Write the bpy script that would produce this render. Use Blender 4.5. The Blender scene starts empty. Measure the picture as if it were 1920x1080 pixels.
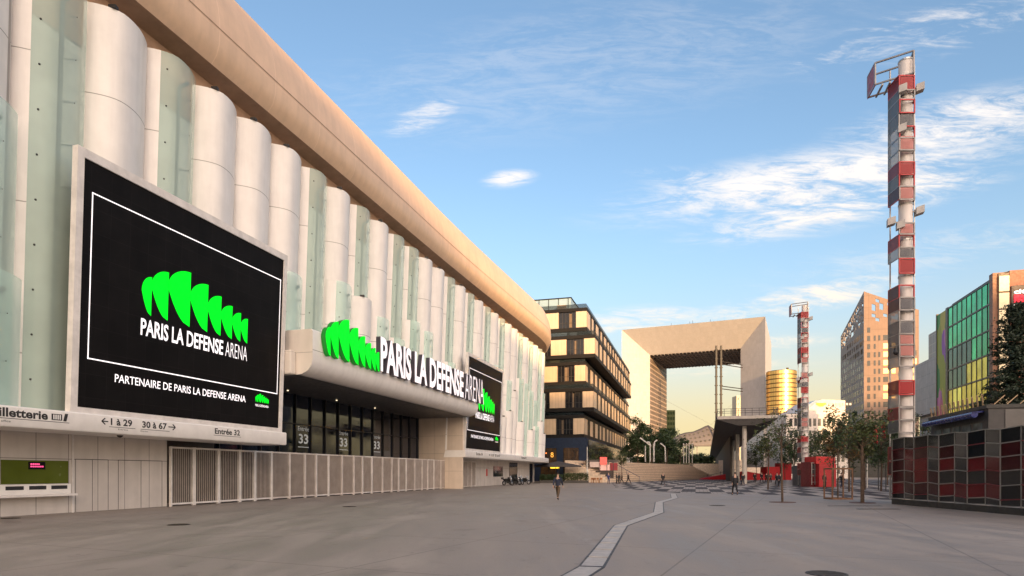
import bpy, bmesh, math, random
from mathutils import Vector, Matrix, noise as mnoise
random.seed(7)
R = math.radians
S = bpy.context.scene
COL = S.collection
# ------------------------------------------------------------------ camera, sky, sun, exposure
FPX, PX0, HY, EYE = 1200.0, 960.0, 886.0, 1.75      # focal length, centre and horizon in photo pixels, eye height
cam = bpy.data.cameras.new('camera'); co = bpy.data.objects.new('camera', cam); COL.objects.link(co)
co.location = (0, 0, EYE); co.rotation_euler = (R(90), 0, 0)
cam.sensor_width = 36; cam.lens = 36 * FPX / 1920; cam.shift_y = (HY - 540) / 1920
cam.clip_start = 0.1; cam.clip_end = 6000
S.camera = co
S.view_settings.view_transform = 'Standard'; S.view_settings.look = 'None'
S.view_settings.gamma = 1; S.view_settings.exposure = 1.9
SUN_AZ, SUN_EL = 166.0, 7.0
sd = Vector((math.sin(R(SUN_AZ)) * math.cos(R(SUN_EL)), math.cos(R(SUN_AZ)) * math.cos(R(SUN_EL)), math.sin(R(SUN_EL))))
sun = bpy.data.lights.new('sun', 'SUN'); sun.energy = 2.0; sun.angle = R(0.55); sun.color = (1, .60, .26)
so = bpy.data.objects.new('sun', sun); COL.objects.link(so); so.rotation_euler = sd.to_track_quat('Z', 'Y').to_euler()


class N:
    """small node-tree helper"""
    def __init__(s, nt): s.nt = nt; s.n = nt.nodes; s.l = nt.links
    def add(s, t, **k):
        n = s.n.new(t)
        for a, v in k.items():
            if a.startswith('i_'):
                key = a[2:]; key = int(key) if key.isdigit() else key.replace('_', ' ')
                s.put(n.inputs[key], v)
            else: setattr(n, a, v)
        return n
    def put(s, sock, v):
        if hasattr(v, 'is_output') or isinstance(v, bpy.types.NodeSocket): s.l.new(v, sock)
        else:
            if sock.type == 'RGBA' and len(v) == 3: v = (*v, 1)
            sock.default_value = v
    def math(s, op, a, b=0.0, c=None, clamp=False):
        n = s.n.new('ShaderNodeMath'); n.operation = op; n.use_clamp = clamp
        s.put(n.inputs[0], a); s.put(n.inputs[1], b)
        if c is not None: s.put(n.inputs[2], c)
        return n.outputs[0]
    def vmath(s, op, a, b=(0, 0, 0)):
        n = s.n.new('ShaderNodeVectorMath'); n.operation = op
        s.put(n.inputs[0], a); s.put(n.inputs[1], b)
        return n
    def mix(s, f, a, b, blend='MIX'):
        n = s.n.new('ShaderNodeMix'); n.data_type = 'RGBA'; n.blend_type = blend
        s.put(n.inputs[0], f); s.put(n.inputs[6], a); s.put(n.inputs[7], b)
        return n.outputs[2]
    def ramp(s, f, a, b, lo=0.0, hi=1.0):
        n = s.n.new('ShaderNodeMapRange'); n.interpolation_type = 'SMOOTHSTEP'
        s.put(n.inputs[0], f); n.inputs[1].default_value = a; n.inputs[2].default_value = b
        n.inputs[3].default_value = lo; n.inputs[4].default_value = hi
        return n.outputs[0]
    def noise(s, vec, scale, detail=4, rough=.55, dist=0.0):
        n = s.n.new('ShaderNodeTexNoise')
        s.put(n.inputs['Vector'], vec); n.inputs['Scale'].default_value = scale
        n.inputs['Detail'].default_value = detail; n.inputs['Roughness'].default_value = rough
        n.inputs['Distortion'].default_value = dist
        return n.outputs[0]


def make_world():
    w = bpy.data.worlds.new('World'); S.world = w; w.use_nodes = True
    t = N(w.node_tree); bg = t.n['Background']
    sky = t.add('ShaderNodeTexSky', sky_type='NISHITA', sun_disc=False, sun_elevation=R(SUN_EL), sun_rotation=R(SUN_AZ),
                air_density=1.0, dust_density=1.2, ozone_density=1.6)
    g = t.add('ShaderNodeTexCoord').outputs['Generated']
    sep = t.add('ShaderNodeSeparateXYZ', i_0=g)
    x, y, z = sep.outputs
    yy = t.math('MAXIMUM', y, .05)
    u = t.math('DIVIDE', x, yy); v = t.math('DIVIDE', z, yy)
    uv = t.add('ShaderNodeCombineXYZ', i_0=u, i_1=v).outputs[0]
    col = t.mix(1.0, sky.outputs[0], (.88, .90, .95), 'MULTIPLY')
    # pale cream air low above the horizon, clearer blue overhead
    low = t.ramp(z, .02, .46, 1, 0)
    col = t.mix(t.math('MULTIPLY', t.math('POWER', low, 1.3), .92), col, t.mix(t.ramp(z, .06, .30), (2.5, 1.95, 1.02), (1.42, 1.78, 2.05)))
    # warm lobe added to the sky round the sun to warm the facade
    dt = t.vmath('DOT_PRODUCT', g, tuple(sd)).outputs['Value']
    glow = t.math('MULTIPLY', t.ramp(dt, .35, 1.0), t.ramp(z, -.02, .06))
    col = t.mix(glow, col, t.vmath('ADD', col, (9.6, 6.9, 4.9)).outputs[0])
    # cirrus
    wis = t.add('ShaderNodeMapping', i_Vector=uv, i_Rotation=(0, 0, R(-17)), i_Scale=(1, 4.6, 1)).outputs[0]
    n1 = t.noise(wis, 6.5, 9, .68, 1.1); n2 = t.noise(wis, 26, 7, .66, .8)
    nn = t.math('ADD', t.math('MULTIPLY', n1, .72), t.math('MULTIPLY', n2, .28))
    tot = None
    # px, py, half length, half thickness, tilt, strength, threshold
    for (px, py, a, b, rot, st, th) in [(1540, 335, 470, 70, 9, .95, .38), (1600, 375, 360, 56, 13, 1.05, .385), (1790, 235, 300, 70, 12, .9, .38), (1385, 345, 230, 26, -6, .8, .43),
                                    (1500, 562, 290, 36, 11, .95, .40), (1740, 60, 360, 60, 14, .6, .46), (790, 222, 100, 34, 22, .75, .40),
                                    (955, 335, 60, 20, 6, .95, .36), (1190, 600, 190, 30, 4, .9, .40), (1310, 690, 260, 26, 3, .5, .42),
                                    (1470, 640, 120, 16, 4, .8, .38), (1760, 470, 420, 50, 10, .28, .42), (1100, 120, 700, 150, 10, .16, .40)]:
        m = t.add('ShaderNodeMapping', vector_type='TEXTURE', i_Vector=uv, i_Location=((px - PX0) / FPX, (HY - py) / FPX, 0),
                  i_Rotation=(0, 0, R(rot)), i_Scale=(a / FPX, b / FPX, 1)).outputs[0]
        ln = t.vmath('LENGTH', m).outputs['Value']
        blob = t.ramp(ln, .25, 1.12, 1, 0)
        d = t.math('MULTIPLY', t.ramp(t.math('ADD', nn, t.math('MULTIPLY', blob, .07)), th + .05, th + .30), t.math('MULTIPLY', blob, st * 1.15))
        tot = d if tot is None else t.math('MAXIMUM', tot, d)
    tot = t.math('MULTIPLY', tot, t.ramp(y, .05, .15), clamp=True)
    ccol = t.mix(t.ramp(z, .05, .45), (3.4, 2.7, 1.95), (3.2, 2.95, 2.75))
    col = t.mix(t.math('MULTIPLY', tot, .85), col, ccol)
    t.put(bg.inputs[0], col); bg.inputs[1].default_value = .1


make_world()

# ------------------------------------------------------------------ materials
MATS = {}


def mat(name, color, rough=.6, metal=0.0, var=.12, vscale=1.5, bump=0.0, bscale=20, spec=.5, emit=0, ecol=None, alpha=1.0, stain=None, coat=0):
    """Principled surface whose colour and roughness are broken up by noise in object space"""
    if name in MATS: return MATS[name]
    m = bpy.data.materials.new(name); m.use_nodes = True; MATS[name] = m
    t = N(m.node_tree); b = t.n['Principled BSDF']
    ob = t.add('ShaderNodeTexCoord').outputs['Object']
    nz = t.noise(ob, vscale, 6, .6)
    c0 = tuple(c * (1 - var) for c in color); c1 = tuple(min(1, c * (1 + var)) for c in color)
    c = t.mix(t.ramp(nz, .3, .7), c0, c1)
    if stain:
        st = t.add('ShaderNodeMapping', i_Vector=ob, i_Scale=(1, 1, .12)).outputs[0]
        c = t.mix(t.math('MULTIPLY', t.ramp(t.noise(st, stain[1], 5), .5, .75), stain[2]), c, stain[0])
    t.put(b.inputs['Base Color'], c)
    t.put(b.inputs['Roughness'], t.ramp(t.noise(ob, vscale * 3, 3), .3, .7, max(.02, rough - .08), min(1, rough + .08)))
    b.inputs['Metallic'].default_value = metal; b.inputs['Specular IOR Level'].default_value = spec
    if coat: b.inputs['Coat Weight'].default_value = coat
    if bump:
        bn = t.add('ShaderNodeBump', i_Height=t.noise(ob, bscale, 5), i_Strength=bump, i_Distance=.05)
        t.put(b.inputs['Normal'], bn.outputs[0])
    if emit:
        t.put(b.inputs['Emission Color'], ecol or color); b.inputs['Emission Strength'].default_value = emit
    if alpha < 1: b.inputs['Alpha'].default_value = alpha
    return m


def panel_mat(name, color, bw, bh, line=.02, rough=.5, var=.1, metal=0, jcol=None, offset=.0, spread=.05, spec=.5, bump=.3):
    """cladding in panels: joints and slight panel-to-panel tint in the UV (metres) of the mesh"""
    if name in MATS: return MATS[name]
    m = bpy.data.materials.new(name); m.use_nodes = True; MATS[name] = m
    t = N(m.node_tree); b = t.n['Principled BSDF']
    tc = t.add('ShaderNodeTexCoord')
    br = t.add('ShaderNodeTexBrick', offset=offset, i_Vector=tc.outputs['UV'], i_Scale=1.0, i_Mortar_Size=line, i_Mortar_Smooth=.3, i_Bias=0.0, i_Brick_Width=bw, i_Row_Height=bh,
               i_Color1=tuple(c * (1 - spread) for c in color), i_Color2=tuple(min(1, c * (1 + spread)) for c in color), i_Mortar=jcol or tuple(c * .35 for c in color))
    ob = tc.outputs['Object']
    nz = t.ramp(t.noise(ob, .8, 6, .6), .3, .7, 1 - var, 1 + var)
    st = t.add('ShaderNodeMapping', i_Vector=ob, i_Scale=(1, 1, .1)).outputs[0]
    nz2 = t.ramp(t.noise(st, 2.2, 5), .35, .75, 1.03, .94)
    c = t.vmath('MULTIPLY', br.outputs[0], t.add('ShaderNodeCombineXYZ', i_0=nz, i_1=nz, i_2=nz).outputs[0]).outputs[0]
    c = t.vmath('MULTIPLY', c, t.add('ShaderNodeCombineXYZ', i_0=nz2, i_1=nz2, i_2=nz2).outputs[0]).outputs[0]
    t.put(b.inputs['Base Color'], c); b.inputs['Roughness'].default_value = rough; b.inputs['Metallic'].default_value = metal
    b.inputs['Specular IOR Level'].default_value = spec
    bn = t.add('ShaderNodeBump', i_Height=t.math('SUBTRACT', 1, br.outputs[1]), i_Strength=bump, i_Distance=.02)
    t.put(b.inputs['Normal'], bn.outputs[0])
    return m


def glass_mat(name, tint, trans=.45, rough=.08, fres=1.35, body=.5):
    """thin architectural glass: tinted see-through sheet with a milky body and a sky reflection"""
    if name in MATS: return MATS[name]
    m = bpy.data.materials.new(name); m.use_nodes = True; MATS[name] = m
    t = N(m.node_tree); b = t.n['Principled BSDF']; out = t.n['Material Output']
    ob = t.add('ShaderNodeTexCoord').outputs['Object']
    nz = t.ramp(t.noise(ob, .5, 3), .3, .7, .94, 1.04)
    c = t.mix(1.0, tint, t.add('ShaderNodeCombineColor', i_0=nz, i_1=nz, i_2=nz).outputs[0], 'MULTIPLY')
    t.put(b.inputs['Base Color'], c); b.inputs['Roughness'].default_value = rough; b.inputs['IOR'].default_value = fres + .1
    tr = t.add('ShaderNodeBsdfTransparent', i_Color=tuple(min(1, x * .5 + .5) for x in tint))
    mx = t.add('ShaderNodeMixShader', i_0=1 - trans); t.l.new(tr.outputs[0], mx.inputs[1]); t.l.new(b.outputs[0], mx.inputs[2])
    t.l.new(mx.outputs[0], out.inputs[0])
    return m


# ------------------------------------------------------------------ mesh builder
class MB:
    def __init__(s): s.v = []; s.f = []; s.uv = {}
    def vert(s, p): s.v.append(Vector(p)); return len(s.v) - 1
    def face(s, pts, uv=None):
        ids = [s.vert(p) for p in pts]; s.f.append(ids)
        if uv: s.uv[len(s.f) - 1] = uv
        else:
            p = [Vector(q) for q in pts]
            a = p[1] - p[0]; nrm = a.cross(p[-1] - p[0])
            if nrm.length < 1e-9: return s
            nrm.normalize()
            if abs(nrm.z) > .9: s.uv[len(s.f) - 1] = [(q.x, q.y) for q in p]
            else:
                h = Vector((-nrm.y, nrm.x, 0)).normalized()
                s.uv[len(s.f) - 1] = [(q.dot(h), q.z) for q in p]
        return s
    def box8(s, q):      # q[0..3] bottom ring ccw, q[4..7] top ring
        for i in ((3, 2, 1, 0), (4, 5, 6, 7), (0, 1, 5, 4), (1, 2, 6, 5), (2, 3, 7, 6), (3, 0, 4, 7)):
            s.face([q[k] for k in i])
        return s
    def box(s, x0, x1, y0, y1, z0, z1):
        return s.box8([(x0, y0, z0), (x1, y0, z0), (x1, y1, z0), (x0, y1, z0), (x0, y0, z1), (x1, y0, z1), (x1, y1, z1), (x0, y1, z1)])
    def fbox(s, F, a0, a1, b0, b1, h0, h1):
        q = [F(a0, b0, h0), F(a1, b0, h0), F(a1, b1, h0), F(a0, b1, h0), F(a0, b0, h1), F(a1, b0, h1), F(a1, b1, h1), F(a0, b1, h1)]
        return s.box8(q)
    def cyl(s, p0, p1, r0, r1=None, n=10, cap=True):
        p0 = Vector(p0); p1 = Vector(p1); r1 = r0 if r1 is None else r1
        d = (p1 - p0).normalized(); a = d.orthogonal().normalized(); b = d.cross(a)
        A = [p0 + (a * math.cos(2 * math.pi * i / n) + b * math.sin(2 * math.pi * i / n)) * r0 for i in range(n)]
        B = [p1 + (a * math.cos(2 * math.pi * i / n) + b * math.sin(2 * math.pi * i / n)) * r1 for i in range(n)]
        ia = [s.vert(p) for p in A]; ib = [s.vert(p) for p in B]
        for i in range(n): s.f.append([ia[i], ia[(i + 1) % n], ib[(i + 1) % n], ib[i]])
        if cap: s.f.append(ia[::-1]); s.f.append(ib)
        return s
    def tube(s, pts, r, n=8):
        for i in range(len(pts) - 1): s.cyl(pts[i], pts[i + 1], r if not isinstance(r, list) else r[i], r if not isinstance(r, list) else r[i + 1], n)
        return s
    def bar(s, p0, p1, w, h=None):
        p0 = Vector(p0); p1 = Vector(p1); h = h or w
        d = (p1 - p0).normalized(); a = d.cross(Vector((0, 0, 1)))
        a = Vector((1, 0, 0)) if a.length < .05 else a.normalized()
        b = a.cross(d)
        q = [p0 + a * sx * w / 2 + b * sy * h / 2 for sx, sy in ((-1, -1), (1, -1), (1, 1), (-1, 1))]
        q += [p + (p1 - p0) for p in q[:4]]
        return s.box8(q)
    def prism(s, poly, off):   # polygon of 3D points extruded by vector
        off = Vector(off); P = [Vector(p) for p in poly]; Q = [p + off for p in P]; n = len(P)
        s.face(P); s.face(Q[::-1])
        for i in range(n): s.face([P[i], Q[i], Q[(i + 1) % n], P[(i + 1) % n]])
        return s
    def sphere(s, c, r, n=10, m=7, sc=(1, 1, 1)):
        c = Vector(c); rows = []
        for j in range(m + 1):
            th = math.pi * j / m
            rows.append([s.vert(c + Vector((r * sc[0] * math.sin(th) * math.cos(2 * math.pi * i / n), r * sc[1] * math.sin(th) * math.sin(2 * math.pi * i / n), r * sc[2] * math.cos(th)))) for i in range(n)])
        for j in range(m):
            for i in range(n): s.f.append([rows[j][i], rows[j + 1][i], rows[j + 1][(i + 1) % n], rows[j][(i + 1) % n]])
        return s
    def grid(s, rows, uv=None, flip=False):   # rows of points -> shared-vertex surface
        ids = [[s.vert(p) for p in r] for r in rows]
        for j in range(len(ids) - 1):
            for i in range(len(ids[0]) - 1):
                k = [(j, i), (j, i + 1), (j + 1, i + 1), (j + 1, i)]
                if flip: k = k[::-1]
                s.f.append([ids[a][b] for a, b in k])
                if uv: s.uv[len(s.f) - 1] = [uv[a][b] for a, b in k]
        return s
    def add(s, V, F):
        o = len(s.v); s.v += [Vector(p) for p in V]; s.f += [[i + o for i in f] for f in F]
        return s
    def build(s, name, m, parent=None, smooth=False, bevel=0, solid=0, fix=True):
        off = OFF.get(parent.name, Vector()) if parent else Vector()
        me = bpy.data.meshes.new(name)
        me.from_pydata([tuple(p - off) for p in s.v], [], s.f)
        if s.uv:
            ul = me.uv_layers.new(name='UVMap')
            for p in me.polygons:
                q = s.uv.get(p.index)
                if q:
                    for k, li in enumerate(p.loop_indices): ul.data[li].uv = q[k]
        me.validate()
        if fix or bevel:
            bm = bmesh.new(); bm.from_mesh(me); bmesh.ops.remove_doubles(bm, verts=bm.verts, dist=1e-5)
            if fix: bmesh.ops.recalc_face_normals(bm, faces=bm.faces)
            bm.to_mesh(me); bm.free()
        if smooth:
            for p in me.polygons: p.use_smooth = True
            try: me.set_sharp_from_angle(angle=R(40))
            except Exception: pass
        me.materials.append(m)
        o = bpy.data.objects.new(name, me); COL.objects.link(o)
        if parent: o.parent = parent; OFF[o.name] = off
        else: OFF[o.name] = Vector()
        if solid:
            md = o.modifiers.new('thickness', 'SOLIDIFY'); md.thickness = solid; md.offset = -1
        if bevel:
            md = o.modifiers.new('edge', 'BEVEL'); md.width = bevel; md.segments = 2; md.limit_method = 'ANGLE'; md.angle_limit = R(50)
        return o


OFF = {}


def thing(name, label, cat, loc=(0, 0, 0), group=None):
    o = bpy.data.objects.new(name, None); COL.objects.link(o); o.location = loc; o.empty_display_size = .3
    OFF[o.name] = Vector(loc); return tag(o, label, cat, group)


def tag(o, label, cat, group=None):
    o['label'] = label; o['category'] = cat
    if group: o['group'] = group
    return o


def struct(o): o['kind'] = 'structure'; return o


def copy_thing(root, loc, rz, label, group, scale=1.0):
    c = root.copy(); COL.objects.link(c); c.location = loc; c.rotation_euler = (0, 0, rz); c.scale = (scale,) * 3
    c['label'] = label; c['group'] = group
    for ch in list(root.children):
        k = ch.copy(); COL.objects.link(k); k.parent = c
        for g in list(ch.children):
            q = g.copy(); COL.objects.link(q); q.parent = k
    return c


def at(px, py, z):      # a point of the place from its bearing in the photo and its distance
    return Vector(((px - PX0) / FPX * z, z, EYE + (HY - py) / FPX * z))


def gx(px, z): return (px - PX0) / FPX * z


def frame(ox, oy, ang):  # a along street axis turned ang right of +Y, b to its left
    d = Vector((math.sin(ang), math.cos(ang), 0)); l = Vector((-math.cos(ang), math.sin(ang), 0)); o = Vector((ox, oy, 0))
    return lambda a, b, h: o + d * a + l * b + Vector((0, 0, h))


STREET = math.atan2(344, 1200)


def text_geo(body, bold=0.0, ext=0.0):
    cu = bpy.data.curves.new('txt', 'FONT'); cu.body = body; cu.size = 1; cu.offset = bold; cu.extrude = ext; cu.resolution_u = 3
    o = bpy.data.objects.new('txt', cu); COL.objects.link(o)
    dg = bpy.context.evaluated_depsgraph_get(); me = o.evaluated_get(dg).to_mesh()
    V = [v.co.copy() for v in me.vertices]; F = [list(p.vertices) for p in me.polygons]
    o.evaluated_get(dg).to_mesh_clear(); bpy.data.objects.remove(o); bpy.data.curves.remove(cu)
    x0 = min(v.x for v in V); x1 = max(v.x for v in V); y0 = min(v.y for v in V); y1 = max(v.y for v in V)
    return [((v.x - x0) / (x1 - x0), (v.y - y0) / (y1 - y0), v.z) for v in V], F


# shared materials
WHITE = panel_mat('white_fin_cladding', (.79, .755, .73), 50, 5.85, .022, .42, .04, jcol=(.30, .28, .26), spread=.0)
WALLP = panel_mat('pale_wall_panels', (.66, .60, .54), 3.0, 1.5, .014, .55, .05, jcol=(.25, .22, .2), offset=.0, spread=.025)
BASEW = panel_mat('base_wall_panels', (.56, .51, .47), 1.42, 2.33, .016, .5, .06, jcol=(.16, .145, .13), spread=.03)
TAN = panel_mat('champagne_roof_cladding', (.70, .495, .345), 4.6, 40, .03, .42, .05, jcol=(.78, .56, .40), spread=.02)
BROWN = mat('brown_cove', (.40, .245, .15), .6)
SOFFIT = mat('shaded_brown_soffit', (.30, .19, .12), .6)  # darker brown carries the shade of the downward face
BLACK = mat('screen_black', (.007, .006, .006), .6, var=.3, vscale=8, spec=.12)
GREEN = mat('screen_green', (.0, .5, .02), .7, spec=.1, emit=.28, ecol=(0, 1, .012))
LWHITE = mat('screen_white', (.9, .88, .9), .5, emit=.26, ecol=(1, .92, .95))
FRAMEW = mat('frame_white', (.70, .66, .63), .4)
DGREY = mat('dark_grey_metal', (.05, .05, .055), .4, .6)
INK = mat('sign_ink', (.02, .018, .018), .5)
SIGNW = mat('sign_white', (.80, .77, .74), .45, var=.05)
FROST = glass_mat('green_fin_glass', (.76, .95, .87), .62, .2)
DGLASS = mat('dark_glass', (.012, .017, .03), .06, 0, .4, .6, spec=.9)
STEEL = mat('galvanised_steel', (.45, .44, .43), .4, .7)
# ------------------------------------------------------------------ ground
def ground_material():
    m = bpy.data.materials.new('plaza_concrete'); m.use_nodes = True
    t = N(m.node_tree); b = t.n['Principled BSDF']
    ob = t.add('ShaderNodeTexCoord').outputs['Object']
    big = t.ramp(t.noise(ob, .09, 6, .6), .3, .7, 0, 1)
    st = t.add('ShaderNodeMapping', i_Vector=ob, i_Rotation=(0, 0, R(16)), i_Scale=(1, .22, 1)).outputs[0]
    mid = t.ramp(t.noise(st, .8, 8, .68), .32, .68, 0, 1)
    fine = t.ramp(t.noise(ob, 26, 4, .7), .3, .7, 0, 1)
    c = t.mix(mid, (.18, .162, .148), (.335, .304, .28))
    c = t.mix(t.math('MULTIPLY', big, .55), c, (.205, .185, .170))
    c = t.mix(t.math('MULTIPLY', fine, .45), c, (.30, .275, .25))
    blot = t.ramp(t.noise(ob, 1.7, 3, .5), .66, .74, 0, .4)
    c = t.mix(blot, c, (.115, .103, .094))
    str_ = t.add('ShaderNodeMapping', i_Vector=ob, i_Rotation=(0, 0, R(-62)), i_Scale=(1, .09, 1)).outputs[0]
    c = t.mix(t.ramp(t.noise(str_, .55, 6, .6), .56, .68, 0, .35), c, (.36, .325, .29))    # wash marks
    c = t.mix(t.ramp(t.noise(ob, .35, 7, .7, .8), .56, .66, 0, .38), c, (.13, .115, .104))   # damp, dirty patches
    c = t.mix(t.ramp(t.noise(ob, 5.5, 3, .6), .62, .72, 0, .35), c, (.15, .135, .12))
    vor = t.add('ShaderNodeTexVoronoi', feature='F1', i_Vector=ob, i_Scale=.9, i_Randomness=1.0)
    c = t.mix(t.ramp(vor.outputs['Distance'], .035, .05, .6, 0), c, (.08, .075, .07))   # gum spots
    gr = t.add('ShaderNodeMapping', i_Vector=ob, i_Location=(2.1, 1.3, 0), i_Rotation=(0, 0, STREET + R(8))).outputs[0]
    br = t.add('ShaderNodeTexBrick', offset=0.0, i_Vector=gr, i_Scale=1.0, i_Mortar_Size=.022, i_Mortar_Smooth=.2, i_Brick_Width=5.4, i_Row_Height=5.4)
    c = t.mix(t.math('MULTIPLY', br.outputs[1], .5), c, (.07, .063, .058))
    c = t.mix(1.0, c, (1.06, 1.0, .93), 'MULTIPLY')
    t.put(b.inputs['Base Color'], c)
    t.put(b.inputs['Roughness'], t.math('ADD', .48, t.math('MULTIPLY', mid, .25)))
    hh = t.math('ADD', t.math('MULTIPLY', fine, .5), t.math('MULTIPLY', mid, .5))
    t.put(b.inputs['Normal'], t.add('ShaderNodeBump', i_Height=hh, i_Strength=.25, i_Distance=.02).outputs[0])
    return m


GM = ground_material()
mb = MB(); mb.face([(-2500, -2500, 0), (2500, -2500, 0), (2500, 4500, 0), (-2500, 4500, 0)])
struct(mb.build('ground', GM))


def tile_material():
    m = bpy.data.materials.new('striped_granite_setts'); m.use_nodes = True
    t = N(m.node_tree); b = t.n['Principled BSDF']
    ob = t.add('ShaderNodeTexCoord').outputs['Object']
    mp = t.add('ShaderNodeMapping', i_Vector=ob, i_Rotation=(0, 0, R(-74))).outputs[0]
    br = t.add('ShaderNodeTexBrick', offset=.4, offset_frequency=3, squash=.7, squash_frequency=3, i_Vector=mp, i_Scale=1.0, i_Mortar_Size=.01, i_Brick_Width=11.0, i_Row_Height=1.25,
               i_Color1=(.05, .052, .066), i_Color2=(.42, .38, .36), i_Mortar=(.2, .19, .18), i_Bias=.05)
    ck = t.add('ShaderNodeTexChecker', i_Vector=t.add('ShaderNodeMapping', i_Vector=mp, i_Scale=(.10, .78, 1)).outputs[0], i_Scale=1.0, i_Color1=(0, 0, 0), i_Color2=(1, 1, 1))
    sel = t.ramp(t.math('ADD', t.math('MULTIPLY', ck.outputs[1], .62), t.add('ShaderNodeSeparateColor', i_0=br.outputs[0]).outputs[0]), .52, .56)
    c = t.mix(sel, (.07, .064, .068), (.42, .375, .34))
    c = t.mix(t.ramp(t.noise(mp, .5, 5), .35, .7, 0, .2), c, (.22, .205, .195))
    s2 = t.add('ShaderNodeTexBrick', offset=.5, i_Vector=mp, i_Scale=1.0, i_Mortar_Size=.02, i_Brick_Width=.9, i_Row_Height=.36, i_Color1=(1, 1, 1), i_Color2=(.75, .75, .75), i_Mortar=(.5, .5, .5))
    c = t.mix(1.0, c, s2.outputs[0], 'MULTIPLY')
    t.put(b.inputs['Base Color'], c); b.inputs['Roughness'].default_value = .8; b.inputs['Specular IOR Level'].default_value = .15
    return m


mb = MB()
mb.face([(gx(1155, 72), 72, .004), (gx(1272, 55), 55, .004), (gx(1498, 48.8), 48.8, .004), (gx(1690, 40), 40, .004), (62, 46, .004), (95, 130, .004), (75, 240, .004), (60, 190, .004), (gx(1146, 110), 110, .004)])
struct(mb.build('paved_square', tile_material()))
# pale kerb strip with the winding slot drain
DR = [(1060, 1092), (1108.5, 1063.5), (1164, 985.6), (1235, 961), (1236, 942), (1265, 934), (1262, 926)]


def gpt(px, py, h=0.0):
    z = FPX * (EYE - h) / (py - HY); return Vector((gx(px, z), z, h))


CONC = mat('pale_concrete_slab', (.40, .375, .35), .6, var=.12, vscale=4, bump=.2)
pts = [gpt(*p) for p in DR]
mb = MB(); mg = MB(); lefts = []; rights = []
for i, p in enumerate(pts):
    d = ((pts[min(i + 1, len(pts) - 1)] - pts[max(i - 1, 0)])).normalized(); nn_ = Vector((d.y, -d.x, 0))
    lefts.append(p - nn_ * .20); rights.append(p + nn_ * .20)
for i in range(len(pts) - 1):
    L = (pts[i + 1] - pts[i]).length; k = max(1, int(L / 1.2))
    for j in range(k):
        t0, t1 = j / k + .008, (j + 1) / k - .008
        a, b = lefts[i].lerp(lefts[i + 1], t0), lefts[i].lerp(lefts[i + 1], t1)
        c, d = rights[i].lerp(rights[i + 1], t1), rights[i].lerp(rights[i + 1], t0)
        u = Vector((0, 0, .012)); mb.box8([a, d, c, b, a + u, d + u, c + u, b + u])
    for side, sg in ((lefts, 1), (rights, -1)):
        a, b = side[i], side[i + 1]; dd = (b - a).normalized(); w = Vector((-dd.y, dd.x, 0)) * .045 * sg; u = Vector((0, 0, .009))
        mg.box8([a + w, a, b, b + w, a + w + u, a + u, b + u, b + w + u])
_d = (pts[2] - pts[1]).normalized(); _n = Vector((_d.y, -_d.x, 0)); u = Vector((0, 0, .016)); _a = pts[1] - _n * .2 - _d * .04; _b = pts[1] + _n * .2 - _d * .04
mg.box8([_a, _b, _b + _d * .12, _a + _d * .12, _a + u, _b + u, _b + _d * .12 + u, _a + _d * .12 + u])
dr = thing('slot_drain', 'winding pale concrete slab strip with a dark slot drain crossing the plaza', 'drain', pts[3])
mb.build('slab_strip', CONC, dr); mg.build('slot', INK, dr)


def disc(p, r, name, label, cat='manhole cover', h=.012):
    mb = MB(); mb.cyl((p.x, p.y, .001), (p.x, p.y, h), r, r * .98, 24)
    for k in range(-3, 4):
        w = math.sqrt(max(0, r * r * .75 - (k * r / 4) ** 2)); mb.box(p.x - w, p.x + w, p.y + k * r / 4 - .02, p.y + k * r / 4 + .02, h, h + .006)
    return tag(mb.build(name, mat('cast_iron', (.035, .028, .024), .5, .5)), label, cat, 'iron covers in the paving')


disc(gpt(335, 984), .36, 'manhole_cover', 'dark round iron manhole cover in the bare concrete, nearest to the slatted gates')
disc(gpt(655, 950), .36, 'manhole_cover', 'small dark iron cover in the concrete in front of the long slatted fence')
disc(gpt(1550, 1076), .34, 'manhole_cover', 'dark iron cover at the bottom edge of the photo, right of the drain strip')
disc(gpt(1345, 948), .42, 'manhole_cover', 'flat iron cover in the concrete ahead of the striped paving')
disc(gpt(20, 972), .32, 'manhole_cover', 'rusty iron cover at the foot of the ticket counter wall')
# ------------------------------------------------------------------ arena
FB = Vector((-20, 25, 0)); FD = Vector((math.sin(STREET), math.cos(STREET), 0)); FN = Vector((FD.y, -FD.x, 0))
S1, RR = 83.0, 26.0
LEAN = .038
SEND = S1 + RR * R(100)


def FP(s, o, h):
    """point of the facade: s along it, o out from its foot, h up; the far end turns away in a round corner"""
    if s <= S1: p = FB + FD * s + FN * o
    else:
        th = (s - S1) / RR
        p = FB + FD * S1 - FN * RR + (FN * math.cos(th) + FD * math.sin(th)) * (RR + o)
    return Vector((p.x, p.y, h))


def fac(px, py, o):
    u = (px - PX0) / FPX
    s = (u * (25 - FD.x * o) + 20 - FD.y * o) / (FD.x - FD.y * u); z = 25 - FD.x * o + FD.y * s
    return s, EYE + (HY - py) / FPX * z


def srange(a, b, step=2.0):
    n = max(1, int(math.ceil((b - a) / step))); return [a + (b - a) * i / n for i in range(n + 1)]


SA, SB = 14.9, 45.8                      # entrance recess
CEIL = 7.65
arena = thing('arena', 'huge white arena with rows of curved vertical fins under a tan rounded roof edge', 'arena', FP(20, -6, 0))


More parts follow.
